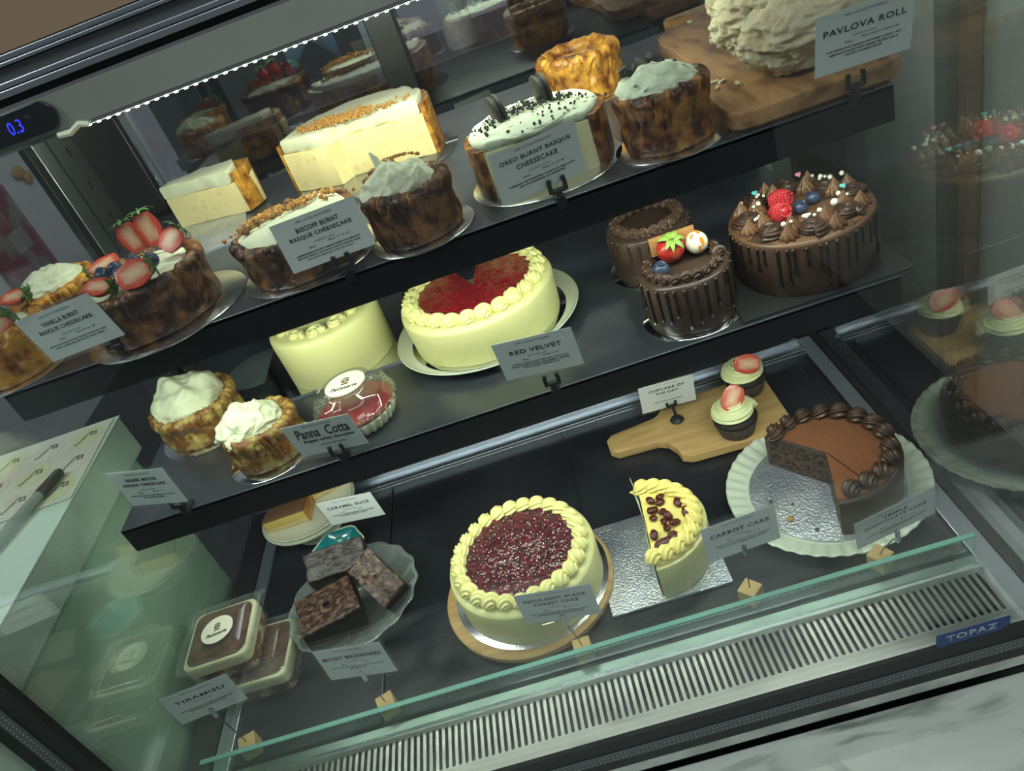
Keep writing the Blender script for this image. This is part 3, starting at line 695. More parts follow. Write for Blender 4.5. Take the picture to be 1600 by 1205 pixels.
for k, x, y, yaw, lab in (('tiramisu', -.650, .716, .30, 'TIRAMISU'), ('brownies', -.426, .715, .35, 'MOIST BROWNIES'), ('forest', -.121, .711, .06, 'BLACK FOREST'), ('carrot', .132, .724, .75, 'CARROT CAKE'), ('triple', .316, .7165, .55, 'TRIPLE CHOCOLATE')):
    block_holder(x, y, yaw, P[k], f'small wooden block with a wire stem and clip holding the {lab} card')

# ================================================================== upper shelf
# strawberry topped cheesecake
board_round(.106, -.476, .918, ZT, 'silver', 'silver round board under the strawberry topped cheesecake')
t = thing('burnt_cheesecake', 'dark burnt cheesecake topped with cream, halved strawberries and blueberries', 'cake', (-.483, .915, ZT+.0022))
crust_body(t, .085, .060, 'crustdark', 2.)
cream_blob(t, .075, .018, 5., 'mcream', c=(0, 0, .056), fold=.10, sc=4, flat=.5)
zz = ZT+.0022+.072
for loc, tip, face, L, wd, s in (
        ((-.486, .962, zz+.042), (.16, -.15, -1), (.25, -1, .35), .040, .0165, 'upright halved strawberry with green tip, left of the tallest one'),
        ((-.456, .958, zz+.048), (.02, -.12, -1), (.30, -1, .35), .044, .0170, 'tallest upright halved strawberry at the back of the dark cheesecake'),
        ((-.412, .930, zz+.022), (-.75, -.55, -.55), (.25, -.45, .9), .032, .0175, 'pale halved strawberry at the back right of the dark cheesecake'),
        ((-.535, .918, zz+.010), (1, .45, .12), (-.1, -.6, .8), .040, .0130, 'halved strawberry lying at the left rim of the dark cheesecake'),
        ((-.428, .850, zz+.014), (-1, -.25, -.10), (.10, -.75, .62), .042, .0185, 'large halved strawberry with leaves lying at the front of the dark cheesecake'),
        ((-.478, .842, zz+.008), (-1, .30, .25), (-.15, -.30, 1), .036, .0150, 'halved strawberry with big leaves beside the VANILLA BURNT card')):
    half_berry('halved_strawberry', s, loc, tip, face, L, wd)
for i, (x, y, d) in enumerate(((-.511, .900, 'leftmost'), (-.494, .902, 'second from left'), (-.466, .900, 'rearmost'), (-.477, .874, 'frontmost'), (-.442, .888, 'rightmost'))):
    blueberry((x, y, zz+.008), f'{d} blueberry of the cluster on the dark strawberry cheesecake', .0095, (.3+i, .4*i, 0))
# small cream topped one behind it
board_round(.060, -.655, 1.035, ZT, 'silver', 'silver board under the small cream topped cheesecake at the far left')
t = thing('mini_cheesecake', 'small golden burnt cheesecake with white cream at the left, behind the VANILLA BURNT card', 'cake', (-.655, 1.035, ZT+.0022))
crust_body(t, .056, .050, 'crustgold', 4., amp=.004)
cream_blob(t, .047, .026, 2., 'mcream', c=(-.008, .004, .050), fold=.16, sc=3.5)
# front left strawberry one
board_round(.064, -.676, .906, ZT, 'silver', 'silver board under the cheesecake cut off by the left picture edge')
t = thing('mini_cheesecake', 'pale golden cheesecake with strawberries at the left end of the upper shelf', 'cake', (-.676, .906, ZT+.0022))
crust_body(t, .058, .056, 'crustgold', 6., amp=.003)
cream_blob(t, .046, .016, 7., 'mcream', c=(0, 0, .053), fold=.12, flat=.4)
half_berry('halved_strawberry', 'halved strawberry lying on the back of the leftmost cheesecake', (-.635, .938, ZT+.082), (-1, .1, .1), (-.1, -.35, 1), .036, .0150)
half_berry('halved_strawberry', 'halved strawberry with leaves at the front of the leftmost cheesecake', (-.636, .885, ZT+.080), (-1, -.3, -.45), (.15, -1, .4), .040, .0190)
blueberry((-.675, .915, ZT+.0765), 'single blueberry on the leftmost cheesecake', .0075, group=None)

# cheesecake slice on a foil board
one(G().prism([(-.125, -.10), (.11, -.115), (.10, .07), (-.10, .09)], 0, .003), 'cake_board', 'foil', 'crumpled silver square board under the plain cheesecake slice', 'board', (-.535, 1.215, ZT), (0, 0, .18), smooth=False)
t = thing('cheesecake_slice', 'plain cheesecake slice with thick white cream on a silver square board', 'cake slice', (-.485, 1.275, ZT+.0032), (0, 0, .10))
def wedge(pts, z0, z1, name, m, tt, bev=.002, jit=.0008, sub=10):
    n = len(pts); P2 = []
    for i in range(n):
        a, b = Vector((*pts[i], 0)), Vector((*pts[(i+1) % n], 0)); k = max(1, int((b-a).length/.006))
        for j in range(k): q = a+(b-a)*j/k; P2.append((q.x, q.y))
    return G().prism(P2, z0, z1, bev=bev).jitter(jit, 60, z0*50).build(name, m, tt, auto=50)
wedge([(-.075, .022), (.058, -.040), (.082, -.006), (.075, .036), (.0, .052)], 0, .050, 'filling', 'fill', t)
wedge([(-.077, .024), (.050, -.038), (.060, -.006), (.052, .032), (-.01, .052), (-.06, .045)], .050, .072, 'cream_layer', 'cream', t, .003, .002)
wedge([(.058, -.042), (.078, -.012), (.078, .030), (.05, .048), (0, .058), (.0, .053), (.048, .043), (.072, .028), (.072, -.010), (.054, -.036)], 0, .066, 'crust', 'crustgold', t, .001, .001)
# halved crumb topped cheesecake
board_round(.138, -.205, 1.235, ZT, 'plastic', 'clear round plastic board under the halved crumb topped cheesecake', .003)
t = thing('halved_cheesecake', 'halved tall cheesecake with cut pale filling, white cream and caramel crumbs', 'cake', (-.215, 1.235, ZT+.0032), (0, 0, -.34))
R_ = .128
def seg(rr, ya=0., k=26, yb=None):
    a0 = math.asin(ya/rr) if ya else 0; return [(rr*math.cos(a), rr*math.sin(a)) for a in [a0+(PI-2*a0)*i/k for i in range(k+1)]]
cut = [(-.120, -.030), (-.055, -.045), (-.030, -.048), (-.022, -.018), (.03, -.012), (.121, -.006)]
wedge(seg(.121, .0)+cut[:1]+cut[1:5]+[(.121, -.006)], 0, .062, 'filling', 'fill', t, .0015, .0012)
wedge(seg(.117, .0)+[(-.116, -.028), (-.055, -.043), (-.030, -.046), (-.020, -.016), (.03, -.010), (.100, -.004)], .062, .084, 'cream_layer', 'cream', t, .004, .003)
wedge(seg(.128, .0)+[(-.128, -.026), (-.121, -.029)]+seg(.1205, .0)[::-1]+[(.121, -.006), (.128, -.006)], 0, .076, 'crust', 'crustgold', t, .001, .0012)
rnd = random.Random(4)
pts = [(rnd.gauss(-.015, .045), rnd.gauss(.000, .013), 0) for _ in range(520)]
pts = [(x, y+.15*x*.3, .086+abs(rnd.gauss(0, .0012))) for x, y, z in pts if abs(x) < .1 and -.03 < y < .08]
crumbs(t, pts, 'crumb', 'caramel_crumbs', .0012, .0034, 3)
# front crumb topped cheesecake behind its card
board_round(.092, -.278, .932, ZT, 'silver', 'silver board under the crumb topped cheesecake behind the grey card')
t = thing('burnt_cheesecake', 'burnt cheesecake with white cream and a band of caramel crumbs, behind the three-line card', 'cake', (-.278, .930, ZT+.0022))
crust_body(t, .082, .050, 'crustdark', 9., amp=.003)
cream_blob(t, .075, .020, 12., 'mcream', c=(0, .002, .050), fold=.10, sc=3, flat=.4)
rnd = random.Random(8); pts = []
for _ in range(260):
    x = rnd.gauss(-.012, .030); y = rnd.gauss(.018+.1*x, .009); pts.append((x, y, .068+.003*rnd.random()-(x*x+y*y)*1.3))
crumbs(t, pts, 'crumb', 'caramel_crumbs', .0012, .0042, 3)
crumbs(t, [(-.055, -.012, .066), (-.045, .004, .069), (-.038, -.01, .069), (-.06, .005, .066), (-.02, .015, .071), (.0, .02, .072)], 'cookieb', 'cookie_chunks', .004, .007, 5)
# small tall cake with cream
board_round(.067, -.128, .896, ZT, 'silver', 'silver board under the small cheesecake with spiced cookie chunks')
t = thing('mini_cheesecake', 'small tall burnt cheesecake piled with white cream and spiced cookie chunks', 'cake', (-.128, .896, ZT+.0022))
crust_body(t, .057, .056, 'crustdark', 14., amp=.0028, rimh=.010)
cream_blob(t, .048, .036, 21., 'mcream', c=(-.006, -.002, .054), fold=.18, sc=3.6)
G().tube([(-.020, .016, .080), (-.022, .016, .095), (-.025, .017, .104)], [.007, .004, .0012], 12).jitter(.001, 80).build('cream_peak', 'mcream', t)
for i, (x, y, z) in enumerate(((-.038, .012, .074), (-.030, .022, .078), (-.041, .000, .070), (-.022, .028, .077), (-.012, .024, .084))):
    wedge([(-.007, -.005), (.006, -.007), (.009, .004), (-.004, .007)], 0, .009, 'cookie_chunk', 'cookieb', t, .0015, .001).location = (x, y, z-.004)
rnd = random.Random(3); crumbs(t, [(x_, y_, .054+.036*max(0, 1-(x_*x_+y_*y_)/.0028)**.5+.002) for x_, y_ in [(rnd.gauss(.004, .012), rnd.gauss(.020, .005)) for _ in range(80)]], 'crumb', 'caramel_crumbs', .001, .0026)
# cookie cheesecake
board_round(.098, .040, .955, ZT, 'silver', 'silver board under the cheesecake topped with dark sandwich cookies')
t = thing('burnt_cheesecake', 'speckled burnt cheesecake with a cut front, topped with cookie crumbs', 'cake', (.040, .955, ZT+.0022), (0, 0, -.08))
def seg2(rr, yc, k=40):
    a0 = -math.acos(max(-1, min(1, yc/rr)))+PI/2 if False else math.asin(yc/rr); return [(rr*math.cos(a), rr*math.sin(a)) for a in [a0+(PI-2*a0)*i/k for i in range(k+1)]]
wedge(seg2(.083, -.052), 0, .058, 'filling', 'fill2', t, .0015, .0012)
wedge(seg2(.081, -.052), .058, .070, 'cream_layer', 'ocream', t, .004, .002)
wedge(seg2(.089, -.052)+seg2(.0825, -.052)[::-1], 0, .063, 'crust', 'crust', t, .001, .0015)
cream_blob(t, .066, .014, 3., 'ocream', 'cream_dome', (0, .004, .068), .08, 3, .5)
rnd = random.Random(9); P1 = []; P2 = []
for _ in range(330):
    x = rnd.gauss(0, .036); y = rnd.gauss(.006, .010)-x*.05; q = (x, y, .081+abs(rnd.gauss(0, .0012))-(x*x+y*y)*2.2); (P1 if rnd.random() < .8 else P2).append(q)
for _ in range(90):
    a = rnd.random()*6.28; r = .066*rnd.random()**.5; P1.append((r*math.cos(a), r*math.sin(a), .0815-r*r*2.4))
crumbs(t, P1, 'crumbd', 'cookie_crumbs', .0008, .0026, 2); crumbs(t, P2, 'crumbw', 'filling_crumbs', .0010, .0026, 4)
def cookie(loc, rot, label):
    t = thing('sandwich_cookie', label, 'cookie', loc, rot, 'sandwich cookies standing on the cheesecake')
    for s in (-1, 1):
        G().lathe([(0, -.0022), (.0185, -.0022), (.0195, -.0012), (.0195, .0012), (.0185, .0022), (0, .0022)], 40, lambda r, z, a, j: (r*(1+.012*math.cos(24*a)) if r > .015 else r, z), TR((0, 0, s*.0040))).build('wafer', 'cookie', t, auto=60)
    G().lathe([(0, -.0020), (.0165, -.0020), (.0165, .0020), (0, .0020)], 32).build('filling', 'crumbd', t)
cookie((.003, .962, ZT+.089), (.05, PI/2-.12, .30), 'left dark sandwich cookie standing on edge in the speckled cheesecake')
cookie((.062, .972, ZT+.092), (.05, PI/2-.10, .30), 'right dark sandwich cookie standing on edge in the speckled cheesecake')
# plain burnt one at the back
board_round(.070, .142, 1.213, ZT, 'silver', 'silver board under the plain golden burnt cheesecake at the back')
t = thing('mini_cheesecake', 'plain tall golden cheesecake with a burnt top at the back of the upper shelf', 'cake', (.142, 1.213, ZT+.0022))
crust_body(t, .062, .062, 'crustgold', 31., amp=.0035, rimh=.009)
G().lathe([(0, .002), (.006, .0022), (.012, .001), (.016, -.001)], 30, rim_fn(3, .003, 60)).build('burnt_spot', 'crustdark', t).location = (-.010, -.008, .061)
# small cookie one
board_round(.067, .188, .906, ZT, 'silver', 'silver board under the small cheesecake with broken dark cookies')
t = thing('mini_cheesecake', 'small tall brown cheesecake with speckled cream and broken dark cookies', 'cake', (.188, .906, ZT+.0022))
crust_body(t, .056, .064, 'crust', 44., amp=.0022, rimh=.007)
cream_blob(t, .049, .026, 31., 'ocream', c=(-.004, 0, .064), fold=.18, sc=3.6)
for i, (x, y, z, s) in enumerate(((-.028, .004, .088, 1.3), (-.012, .014, .091, 1.5), (.002, .018, .092, 1.3), (-.030, .018, .090, 1.0), (.012, .010, .088, .9), (.024, .006, .085, .7), (-.018, .026, .090, 1.1))):
    o = wedge([(-.008, -.006), (.006, -.008), (.009, .003), (.001, .008), (-.006, .005)], 0, .006, 'broken_cookie', 'cookie', t, .001, .0015); o.location = (x, y, z-.004); o.rotation_euler = (.4*i, .7-.3*i, i); o.scale = (s, s, s)
# acacia board with meringue roll
bp = [(0.250, 0.862), (0.248, 0.894), (0.250, 0.93), (0.254, 0.97), (0.267, 1.05), (0.277, 1.12), (0.280, 1.20), (0.276, 1.266), (0.284, 1.312), (0.308, 1.338), (0.345, 1.352), (0.362, 1.366), (0.366, 1.385), (0.352, 1.398), (.330, 1.402), (.322, 1.412), (.330, 1.424), (.40, 1.426), (.425, 1.405), (.43, 1.34), (.446, 1.25), (.449, 1.10), (.449, .90), (.443, .862), (.425, .850), (.272, .850), (.257, .853)]
one(G().prism(bp, 0, .022, bev=.004), 'chopping_board', 'acacia', 'dark acacia chopping board with curved handle under the meringue roll', 'board', (0, 0, ZT+.0003))
t = thing('meringue_roll', 'large cracked white meringue roll lying on the acacia board', 'dessert', (.362, .985, ZT+.0225), (0, 0, .12))
def mfn(seed, amp=.30, sc=2.2):
    def fn(d):
        p = d*sc+Vector((seed, 0, seed)); p = p+noise.noise_vector(p*1.2)*.5; q = (.5-abs(noise.noise(p)))*.6+(.5-abs(noise.noise(p*2.3)))*.40+(.5-abs(noise.noise(p*5)))*.22+(.5-abs(noise.noise(p*10)))*.10
        return 1+amp*(q-.45)
    return fn
def lump(c, r, seed, amp=.3, sc=2.2, name='meringue_lobe', mm='mering'):
    g = G().ball((0, 0, 0), r, 150, 90, fn=mfn(seed, amp, sc)); 
    for i, v in enumerate(g.v): g.v[i] = Vector((v.x+c[0], v.y+c[1], max(v.z+c[2], .001)))
    return g.build(name, mm, t, auto=180)
lump((.020, -.045, .042), (.096, .060, .050), 1., .30)
lump((-.005, .010, .060), (.075, .060, .050), 5., .34, 2.6)
lump((.015, .055, .085), (.078, .060, .058), 9., .26, 1.8)
G().tube([(-.058+.003*i, .030-.012*i+.004*math.sin(i*1.3), .062+.012*math.sin(i*.9)) for i in range(9)], [.006+.003*math.sin(i*1.7) for i in range(9)], 14).jitter(.004, 70).build('meringue_ribbon', 'mering', t, auto=180)
G().tube([(-.066+.004*i, .050-.012*i, .040+.010*math.sin(i*.8)) for i in range(9)], [.006+.003*math.sin(i*1.3) for i in range(9)], 14).jitter(.005, 60, 3).build('meringue_ribbon', 'mering', t, auto=180)
for i, (x, y) in enumerate(((.272, .985), (.280, .978), (.268, .96), (.290, .95), (.345, 1.33))):
    one(G().box((0, 0, 0), (.012-.002*(i % 3), .004, .003)).jitter(.001, 200, i), 'meringue_crumb', 'mering', ('long meringue crumb beside the left end of the roll', 'second long meringue crumb beside the roll', 'small meringue crumb left of the roll', 'small meringue crumb in front of the roll', 'meringue crumb by the handle of the acacia board')[i], 'crumb', (x, y, ZT+.0245), (0, 0, .5*i), 'meringue crumbs on the board')

# ================================================================== middle shelf
board_round(.062, -.385, 1.185, ZM, 'dullboard', 'empty grey round board behind the two matcha cheesecakes', name='empty_cake_board').location = (-.535, 1.195, ZM)
board_round(.078, -.594, 1.05, ZM, 'silverm', 'silver board under the wide matcha cheesecake at the left')
t = thing('matcha_cheesecake', 'wide greenish burnt cheesecake with smooth cream, left one of the pair', 'cake', (-.597, 1.053, ZM+.0022))
crust_body(t, .070, .048, 'crustmatcha', 51., amp=.004, rimh=.010)
cream_blob(t, .060, .050, 41., 'mcream', c=(-.006, .004, .044), fold=.22, sc=2.0)
board_round(.067, -.457, .916, ZM, 'silverm', 'silver board under the small matcha cheesecake at the shelf edge')
t = thing('matcha_cheesecake', 'small tall matcha cheesecake with ragged white cream, right one of the pair', 'cake', (-.457, .917, ZM+.0022))
crust_body(t, .057, .052, 'crustmatcha', 57., amp=.003, rimh=.008)
cream_blob(t, .050, .030, 47., 'mcream', c=(-.014, .002, .052), fold=.30, sc=3.0)
# panna cotta cup
t = thing('panna_cotta_cup', 'lidded fluted cup of white panna cotta with red berry layer and round sticker', 'dessert cup', (-.318, .925, ZM+.0005))
flu = lambda r, z, a, j: (r*(1+.035*math.cos(28*a)) if r > .02 else r, z)
G().lathe([(0, .001), (.046, .001), (.049, .003), (.055, .019), (.055, .021), (0, .021)], 168, flu).build('panna_cotta', 'panna', t, auto=180)
G().lathe([(0, .0212), (.054, .0212), (.056, .026), (.055, .028), (0, .028)], 96).build('berry_layer', 'redlayer', t)
G().lathe([(.0485, 0), (.0515, .003), (.0572, .020), (.0590, .030), (.0615, .0305), (.0615, .0325), (.058, .033)], 168, flu).build('cup', 'plastic', t, auto=180)
G().lathe([(.0610, .0328), (.0620, .0350), (.0600, .0360), (.0560, .050), (.0500, .058), (.0400, .062), (.0380, .065), (.0360, .0645), (.0, .0645)], 96).build('dome_lid', 'plastic', t, auto=60)
G().lathe([(0, .0650), (.030, .0650), (.030, .0654), (0, .0654)], 48).build('sticker', 'sticker', t)
def emblem(parent, z, s=1., yaw=0., rx=0.):
    T = TR((0, 0, z), (0, 0, yaw), (s, s, 1))
    G().ball((0, .0125, 0), (.0050, .0032, .0003), 16, 6, T).ball((-.0035, .0115, 0), (.003, .0026, .0003), 12, 6, T).ball((.0035, .0115, 0), (.003, .0026, .0003), 12, 6, T).build('emblem_hat', 'greyink', parent)
    G().box((-.004, .0055, .0001), (.0035, .0045, .0003), T).box((.004, .0058, .0001), (.0032, .0045, .0003), T).box((-.003, -.001, .0001), (.0045, .0028, .0003), T).box((.003, -.001, .0001), (.0045, .0028, .0003), T).build('emblem_hair', 'ink', parent)
    G().ball((0, .0055, 0), (.0028, .0030, .0004), 14, 6, T).box((0, .001, .0001), (.0022, .004, .0003), T).build('emblem_face', 'crumb', parent)
    o = text('Patisserie', parent, 'ink', .040*s, .0085*s, (0.010*s*math.sin(yaw), -.010*s*math.cos(yaw), z), rot=(0, 0, yaw), shear=.25, name='sticker_lettering', bold=.015)
emblem(t, .0656, 1., -.05)
# white cake on silver square
one(G().prism([(-.125, -.125), (.125, -.125), (.125, .125), (-.125, .125)], 0, .004), 'cake_board', 'silverm', 'mirror silver square board under the plain white cake', 'board', (-.386, 1.172, ZM+.0003), (0, 0, .03), smooth=False)
t = thing('buttercream_cake', 'tall smooth pale buttercream cake on a mirror silver square board', 'cake', (-.366, 1.125, ZM+.0045))
G().lathe([(0, 0), (.089, 0), (.0905, .002), (.0915, .07), (.091, .080), (.0885, .085), (.080, .087), (0, .087)], 96, rim_fn(71, .0008, 30)).build('frosting', 'butterside', t, auto=60)
ring_of(t, rosette_mesh(.017, 50, 1.3, .16, .004), 'butterside', .068, .085, 12, rnd=.3)
# red velvet
board_pl = one(G().lathe([(0, .004), (.085, .004), (.110, .004), (.130, .0055), (.146, .014), (.149, .018), (.150, .0165), (.146, .013), (.118, .001), (.09, 0), (0, 0)], 128), 'plate', 'ceramic', 'white round rimmed plate under the red velvet cake', 'plate', (-.113, 1.072, ZM+.0003))
board_round(.128, -.113, 1.072, ZM+.0062, 'silverm', 'thin silver board between the red velvet cake and its plate')
t = thing('red_velvet_cake', 'buttercream cake with glossy red berry top and a slice missing at the back', 'cake', (-.113, 1.067, ZM+.0085))
wa, wb = PI*.47, PI*.62     # missing wedge at the back
G().lathe([(0, 0), (.116, 0), (.118, .002), (.1215, .058), (.1205, .063), (.114, .066), (0, .066)], 120, rim_fn(81, .0009, 24), a0=wb, a1=2*PI+wa).build('frosting', 'butterside', t, auto=60)
G().lathe([(0, .060), (.098, .060), (.101, .066), (.098, .0700)]+[(.098-.0045*i, .0710) for i in range(1, 21)]+[(0, .0710)], 120, rim_fn(82, .0020, 70, .0016), a0=wb+.03, a1=2*PI+wa-.03).build('berry_top', 'jam', t, auto=60)
for a in (wa-.004, wb+.004):
    c_, s_ = math.cos(a), math.sin(a); g = G()
    for k in range(3): g.box((.058, 0, .012+k*.019), (.110, .0012, .013), TR((0, 0, 0), (0, 0, a)))
    g.build('red_sponge', 'jamdark', t)
ring_of(t, shell_mesh(.0150, .0125, 26, .14, 8), 'butter', .1085, .061, 26, skip=lambda a: wa-.02 < a < wb+.02, yaw=.35)
# chocolate cakes
def choc_cake(pos, r, h, n, label, dseed, seedx):
    t = thing('chocolate_cake', label, 'cake', pos)
    G().lathe([(0, 0), (r-.001, 0), (r, .002), (r+.001, h-.004), (r-.003, h), (r*.6, h+.0005), (0, h+.0005)], 96, rim_fn(seedx, .0007, 30)).build('frosting', 'chocside', t, auto=60)
    return t
board_round(.075, .168, 1.088, ZM, 'silverm', 'silver round board under the plain chocolate cake at the back')
t = choc_cake((.166, 1.09, ZM+.0022), .063, .072, 22, 'plain small chocolate cake with piped rim behind the berry topped one', 5, 90)
ring_of(t, shell_mesh(.0105, .0088, 26, .15, 7), 'swirlgrey', .0525, .070, 20, rnd=.2)
drips(t, .063, .070, 13, 'choc', 6, PI*1.0, PI*2.1)
board_round(.069, .173, .919, ZM, 'silverm', 'clear shiny round board under the berry topped chocolate cake')
t = choc_cake((.173, .920, ZM+.0022), .060, .074, 22, 'small chocolate drip cake topped with strawberry, blueberry and chocolates', 5, 93)
ring_of(t, shell_mesh(.0098, .0078, 26, .16, 7), 'swirlchoc', .0505, .072, 22, rnd=.25)
drips(t, .0605, .072, 17, 'chocdark', 12, PI*.9, PI*2.15, .3, .9, .0026)
G().box((0, 0, 0), (.062, .004, .026)).box((0, -.0022, .001), (.056, .0006, .020)).build('chocolate_bar', 'choclabel', t, bev=.0005).location = (-.002, .022, .100); t.children[-1].scale = (1.12, 1, 1.15)
for o in (t.children[-1],): o.rotation_euler = (-.18, .06, .12)
G().ball((0, 0, 0), .0115, 24, 16).build('truffle_ball', 'white', t).location = (.026, .008, .094); t.children[-1].scale = (1.3, 1.3, 1.3)
tb = t.children[-1]
for k, (a, b) in enumerate(((.35, 1.15), (1.5, .25), (-.9, .55), (2.7, .8), (-2.3, 1.0), (0.0, 1.7))):
    d = Vector((math.sin(b)*math.cos(a-PI/2), math.sin(b)*math.sin(a-PI/2), math.cos(b)))
    G().ball((0, 0, 0), ((.0022, .0040, .0015)[k % 3]*1.1, (.0052, .0022, .0034)[k % 3], .0004), 10, 5, Matrix.Translation(d*.0114) @ d.to_track_quat('Z', 'Y').to_matrix().to_4x4()).build('printed_dot', 'orange', tb)
s = thing('strawberry', 'whole strawberry with pale green leaves on the small chocolate drip cake', 'strawberry', (.166, .924, ZM+.113), (PI+.45, .1, 0)); s.scale = (1.4, 1.4, 1.4)
G().lathe([(0, 0), (.006, .0002), (.0115, .004), (.0135, .010), (.0125, .017), (.0085, .024), (.003, .0285), (0, .0292)], 40).build('flesh', 'strawred', s, auto=180)
calyx(s, .0125, 'leafl', 8, 5)
blueberry((.142, .906, ZM+.0870), 'blueberry beside the whole strawberry on the chocolate drip cake', .0115, group=None)
# big chocolate cake
one(G().prism([(-.115, -.095), (.110, -.095), (.110, .135), (-.095, .135)], 0, .003), 'cake_board', 'blackboard', 'glossy dark grey square board under the big chocolate drip cake', 'board', (.336, .945, ZM+.0003), (0, 0, 0), smooth=False)
t = choc_cake((.345, .948, ZM+.0035), .092, .078, 22, 'big chocolate drip cake with piped rosettes, berries and sugar pearls', 5, 96)
G().lathe([(0, .0785), (.088, .0785), (.0925, .076), (.0935, .073), (.0930, .069)], 96, rim_fn(97, .0006, 30)).build('ganache_top', 'choctop', t, auto=70)
drips(t, .0925, .074, 30, 'chocdark', 21, PI*.85, PI*2.2, .3, .95, .0024)
ros = rosette_mesh(.0200, 70, 1.8, .16, .006, 7); kis = kiss_mesh(.0125, .024); r0 = None; k0 = None
for i in range(8):
    a = -.95+i*2*PI/8; loc = (.068*math.cos(a), .068*math.sin(a), .077)
    if r0 is None: r0 = ros.build('frosting_rosette', 'swirlchoc', t, auto=180); r0.location = loc; r0.rotation_euler = (0, 0, a)
    else: copy_part(r0, t, loc, (0, 0, a), (1, 1, 1))
for i in range(8):
    a = -.95+(i+.5)*2*PI/8
    for rr, s in ((.056, 1.), (.076, .9)):
        loc = (rr*math.cos(a), rr*math.sin(a), .078)
        if k0 is None: k0 = kis.build('frosting_kiss', 'swirlmilk', t, auto=180); k0.location = loc
        else: copy_part(k0, t, loc, (0, 0, a), (s, s, s))
zt = ZM+.0035+.079
raspberry((.318, .940, zt+.009), 'front raspberry on the big chocolate drip cake', (PI/2-.5, .25, .2), .027, .0125)
raspberry((.332, .972, zt+.011), 'rear raspberry on the big chocolate drip cake', (PI/2-.3, -.3, .9), .027, .0125)
blueberry((.343, .938, zt+.0085), 'front blueberry beside the raspberries on the big drip cake', .0095, (.4, .3, 0))
blueberry((.366, .952, zt+.0085), 'rear blueberry beside the raspberries on the big drip cake', .0095, (-.3, .6, 0))
prl = [(.283, .990, 0), (.300, .972, 1), (.283, .932, 0), (.288, .936, 0), (.280, .930, 0), (.303, .893, 1), (.313, .893, 0), (.334, .893, 0), (.338, .896, 0), (.342, .890, 0), (.352, .898, 1), (.375, .906, 2), (.389, .925, 1), (.396, .915, 0), (.398, .985, 0), (.394, .990, 1), (.390, .984, 0), (.402, .978, 1), (.387, 1.000, 0), (.418, .978, 1), (.310, .998, 0), (.314, .990, 0), (.306, .994, 0), (.292, .968, 0)]
G0 = {}
for i, (x, y, k) in enumerate(prl):
    r = (.0022, .0034, .0050)[k]; c, s_ = x-.345, y-.948; zz = zt+.0162 if math.hypot(c, s_) > .045 else zt+.003
    if k not in G0: G0[k] = one(G().ball((0, 0, 0), r, 14, 10), 'sugar_pearl', 'pearl', 'white sugar pearl scattered on the rosettes of the big chocolate drip cake', 'sweet', (x, y, zz), (0, 0, 0), 'sugar pearls on the big drip cake')
    else: o = G0[k].copy(); COL.objects.link(o); o.location = (x, y, zz)
def heart(x, y, z, m, label, grp='blue sugar hearts'):
    pts = [(.0042*(16*math.sin(q)**3)/16, .0042*(13*math.cos(q)-5*math.cos(2*q)-2*math.cos(3*q)-math.cos(4*q))/16) for q in [2*PI*i/24 for i in range(24)]]
    return one(G().prism(pts, 0, .0032, bev=.0007), 'sugar_heart', m, label, 'sweet', (x, y, z), (.5, .1, .2), grp)
heart(.307, 1.005, zt+.016, 'hblue', 'light blue sugar heart at the back left of the big drip cake')
heart(.398, .932, zt+.020, 'hblue', 'light blue sugar heart at the right of the big drip cake')
heart(.372, 1.012, zt+.018, 'hpink', 'pink sugar heart at the back of the big drip cake', None)
heart(.330, .890, zt+.018, 'pearl', 'white sugar heart at the front of the big drip cake', None)

# ================================================================== deck
# black forest
one(G().lathe([(0, 0), (.134, 0), (.139, .003), (.140, .013), (.137, .0155), (0, .0155)], 96), 'wooden_board', 'wood', 'round beech board under the black forest cake', 'board', (-.187, .864, .0003))
board_round(.128, -.181, .864, .0160, 'silver', 'silver round board under the black forest cake')
t = thing('black_forest_cake', 'white frosted cake with piped rim and sugared dark berry top', 'cake', (-.179, .862, .0182))
G().lathe([(0, 0), (.116, 0), (.118, .002), (.1195, .060), (.118, .064), (.110, .067), (0, .067)], 96, rim_fn(101, .0007, 24)).build('frosting', 'butterside', t, auto=60)
G().lathe([(0, .062), (.090, .062), (.094, .069), (.090, .0735)]+[(.090-.0045*i, .0740) for i in range(1, 20)]+[(0, .0740)], 160, rim_fn(103, .0030, 120, .0040)).build('berry_top', 'jamdark', t, auto=60)
ring_of(t, shell_mesh(.0150, .0125, 26, .13, 8), 'butter', .1050, .064, 27, yaw=.45)
rnd = random.Random(5); pts = []
for _ in range(1100):
    a = rnd.random()*2*PI; r = .092*rnd.random()**.5; x, y = r*math.cos(a), r*math.sin(a)
    if rnd.random() < .25+.7*math.exp(-((x-.01)**2+(y+.02)**2)/.003): pts.append((x, y, .0765+.0012*rnd.random()))
crumbs(t, pts, 'pearl', 'sugar_grains', .0004, .0014, 6)
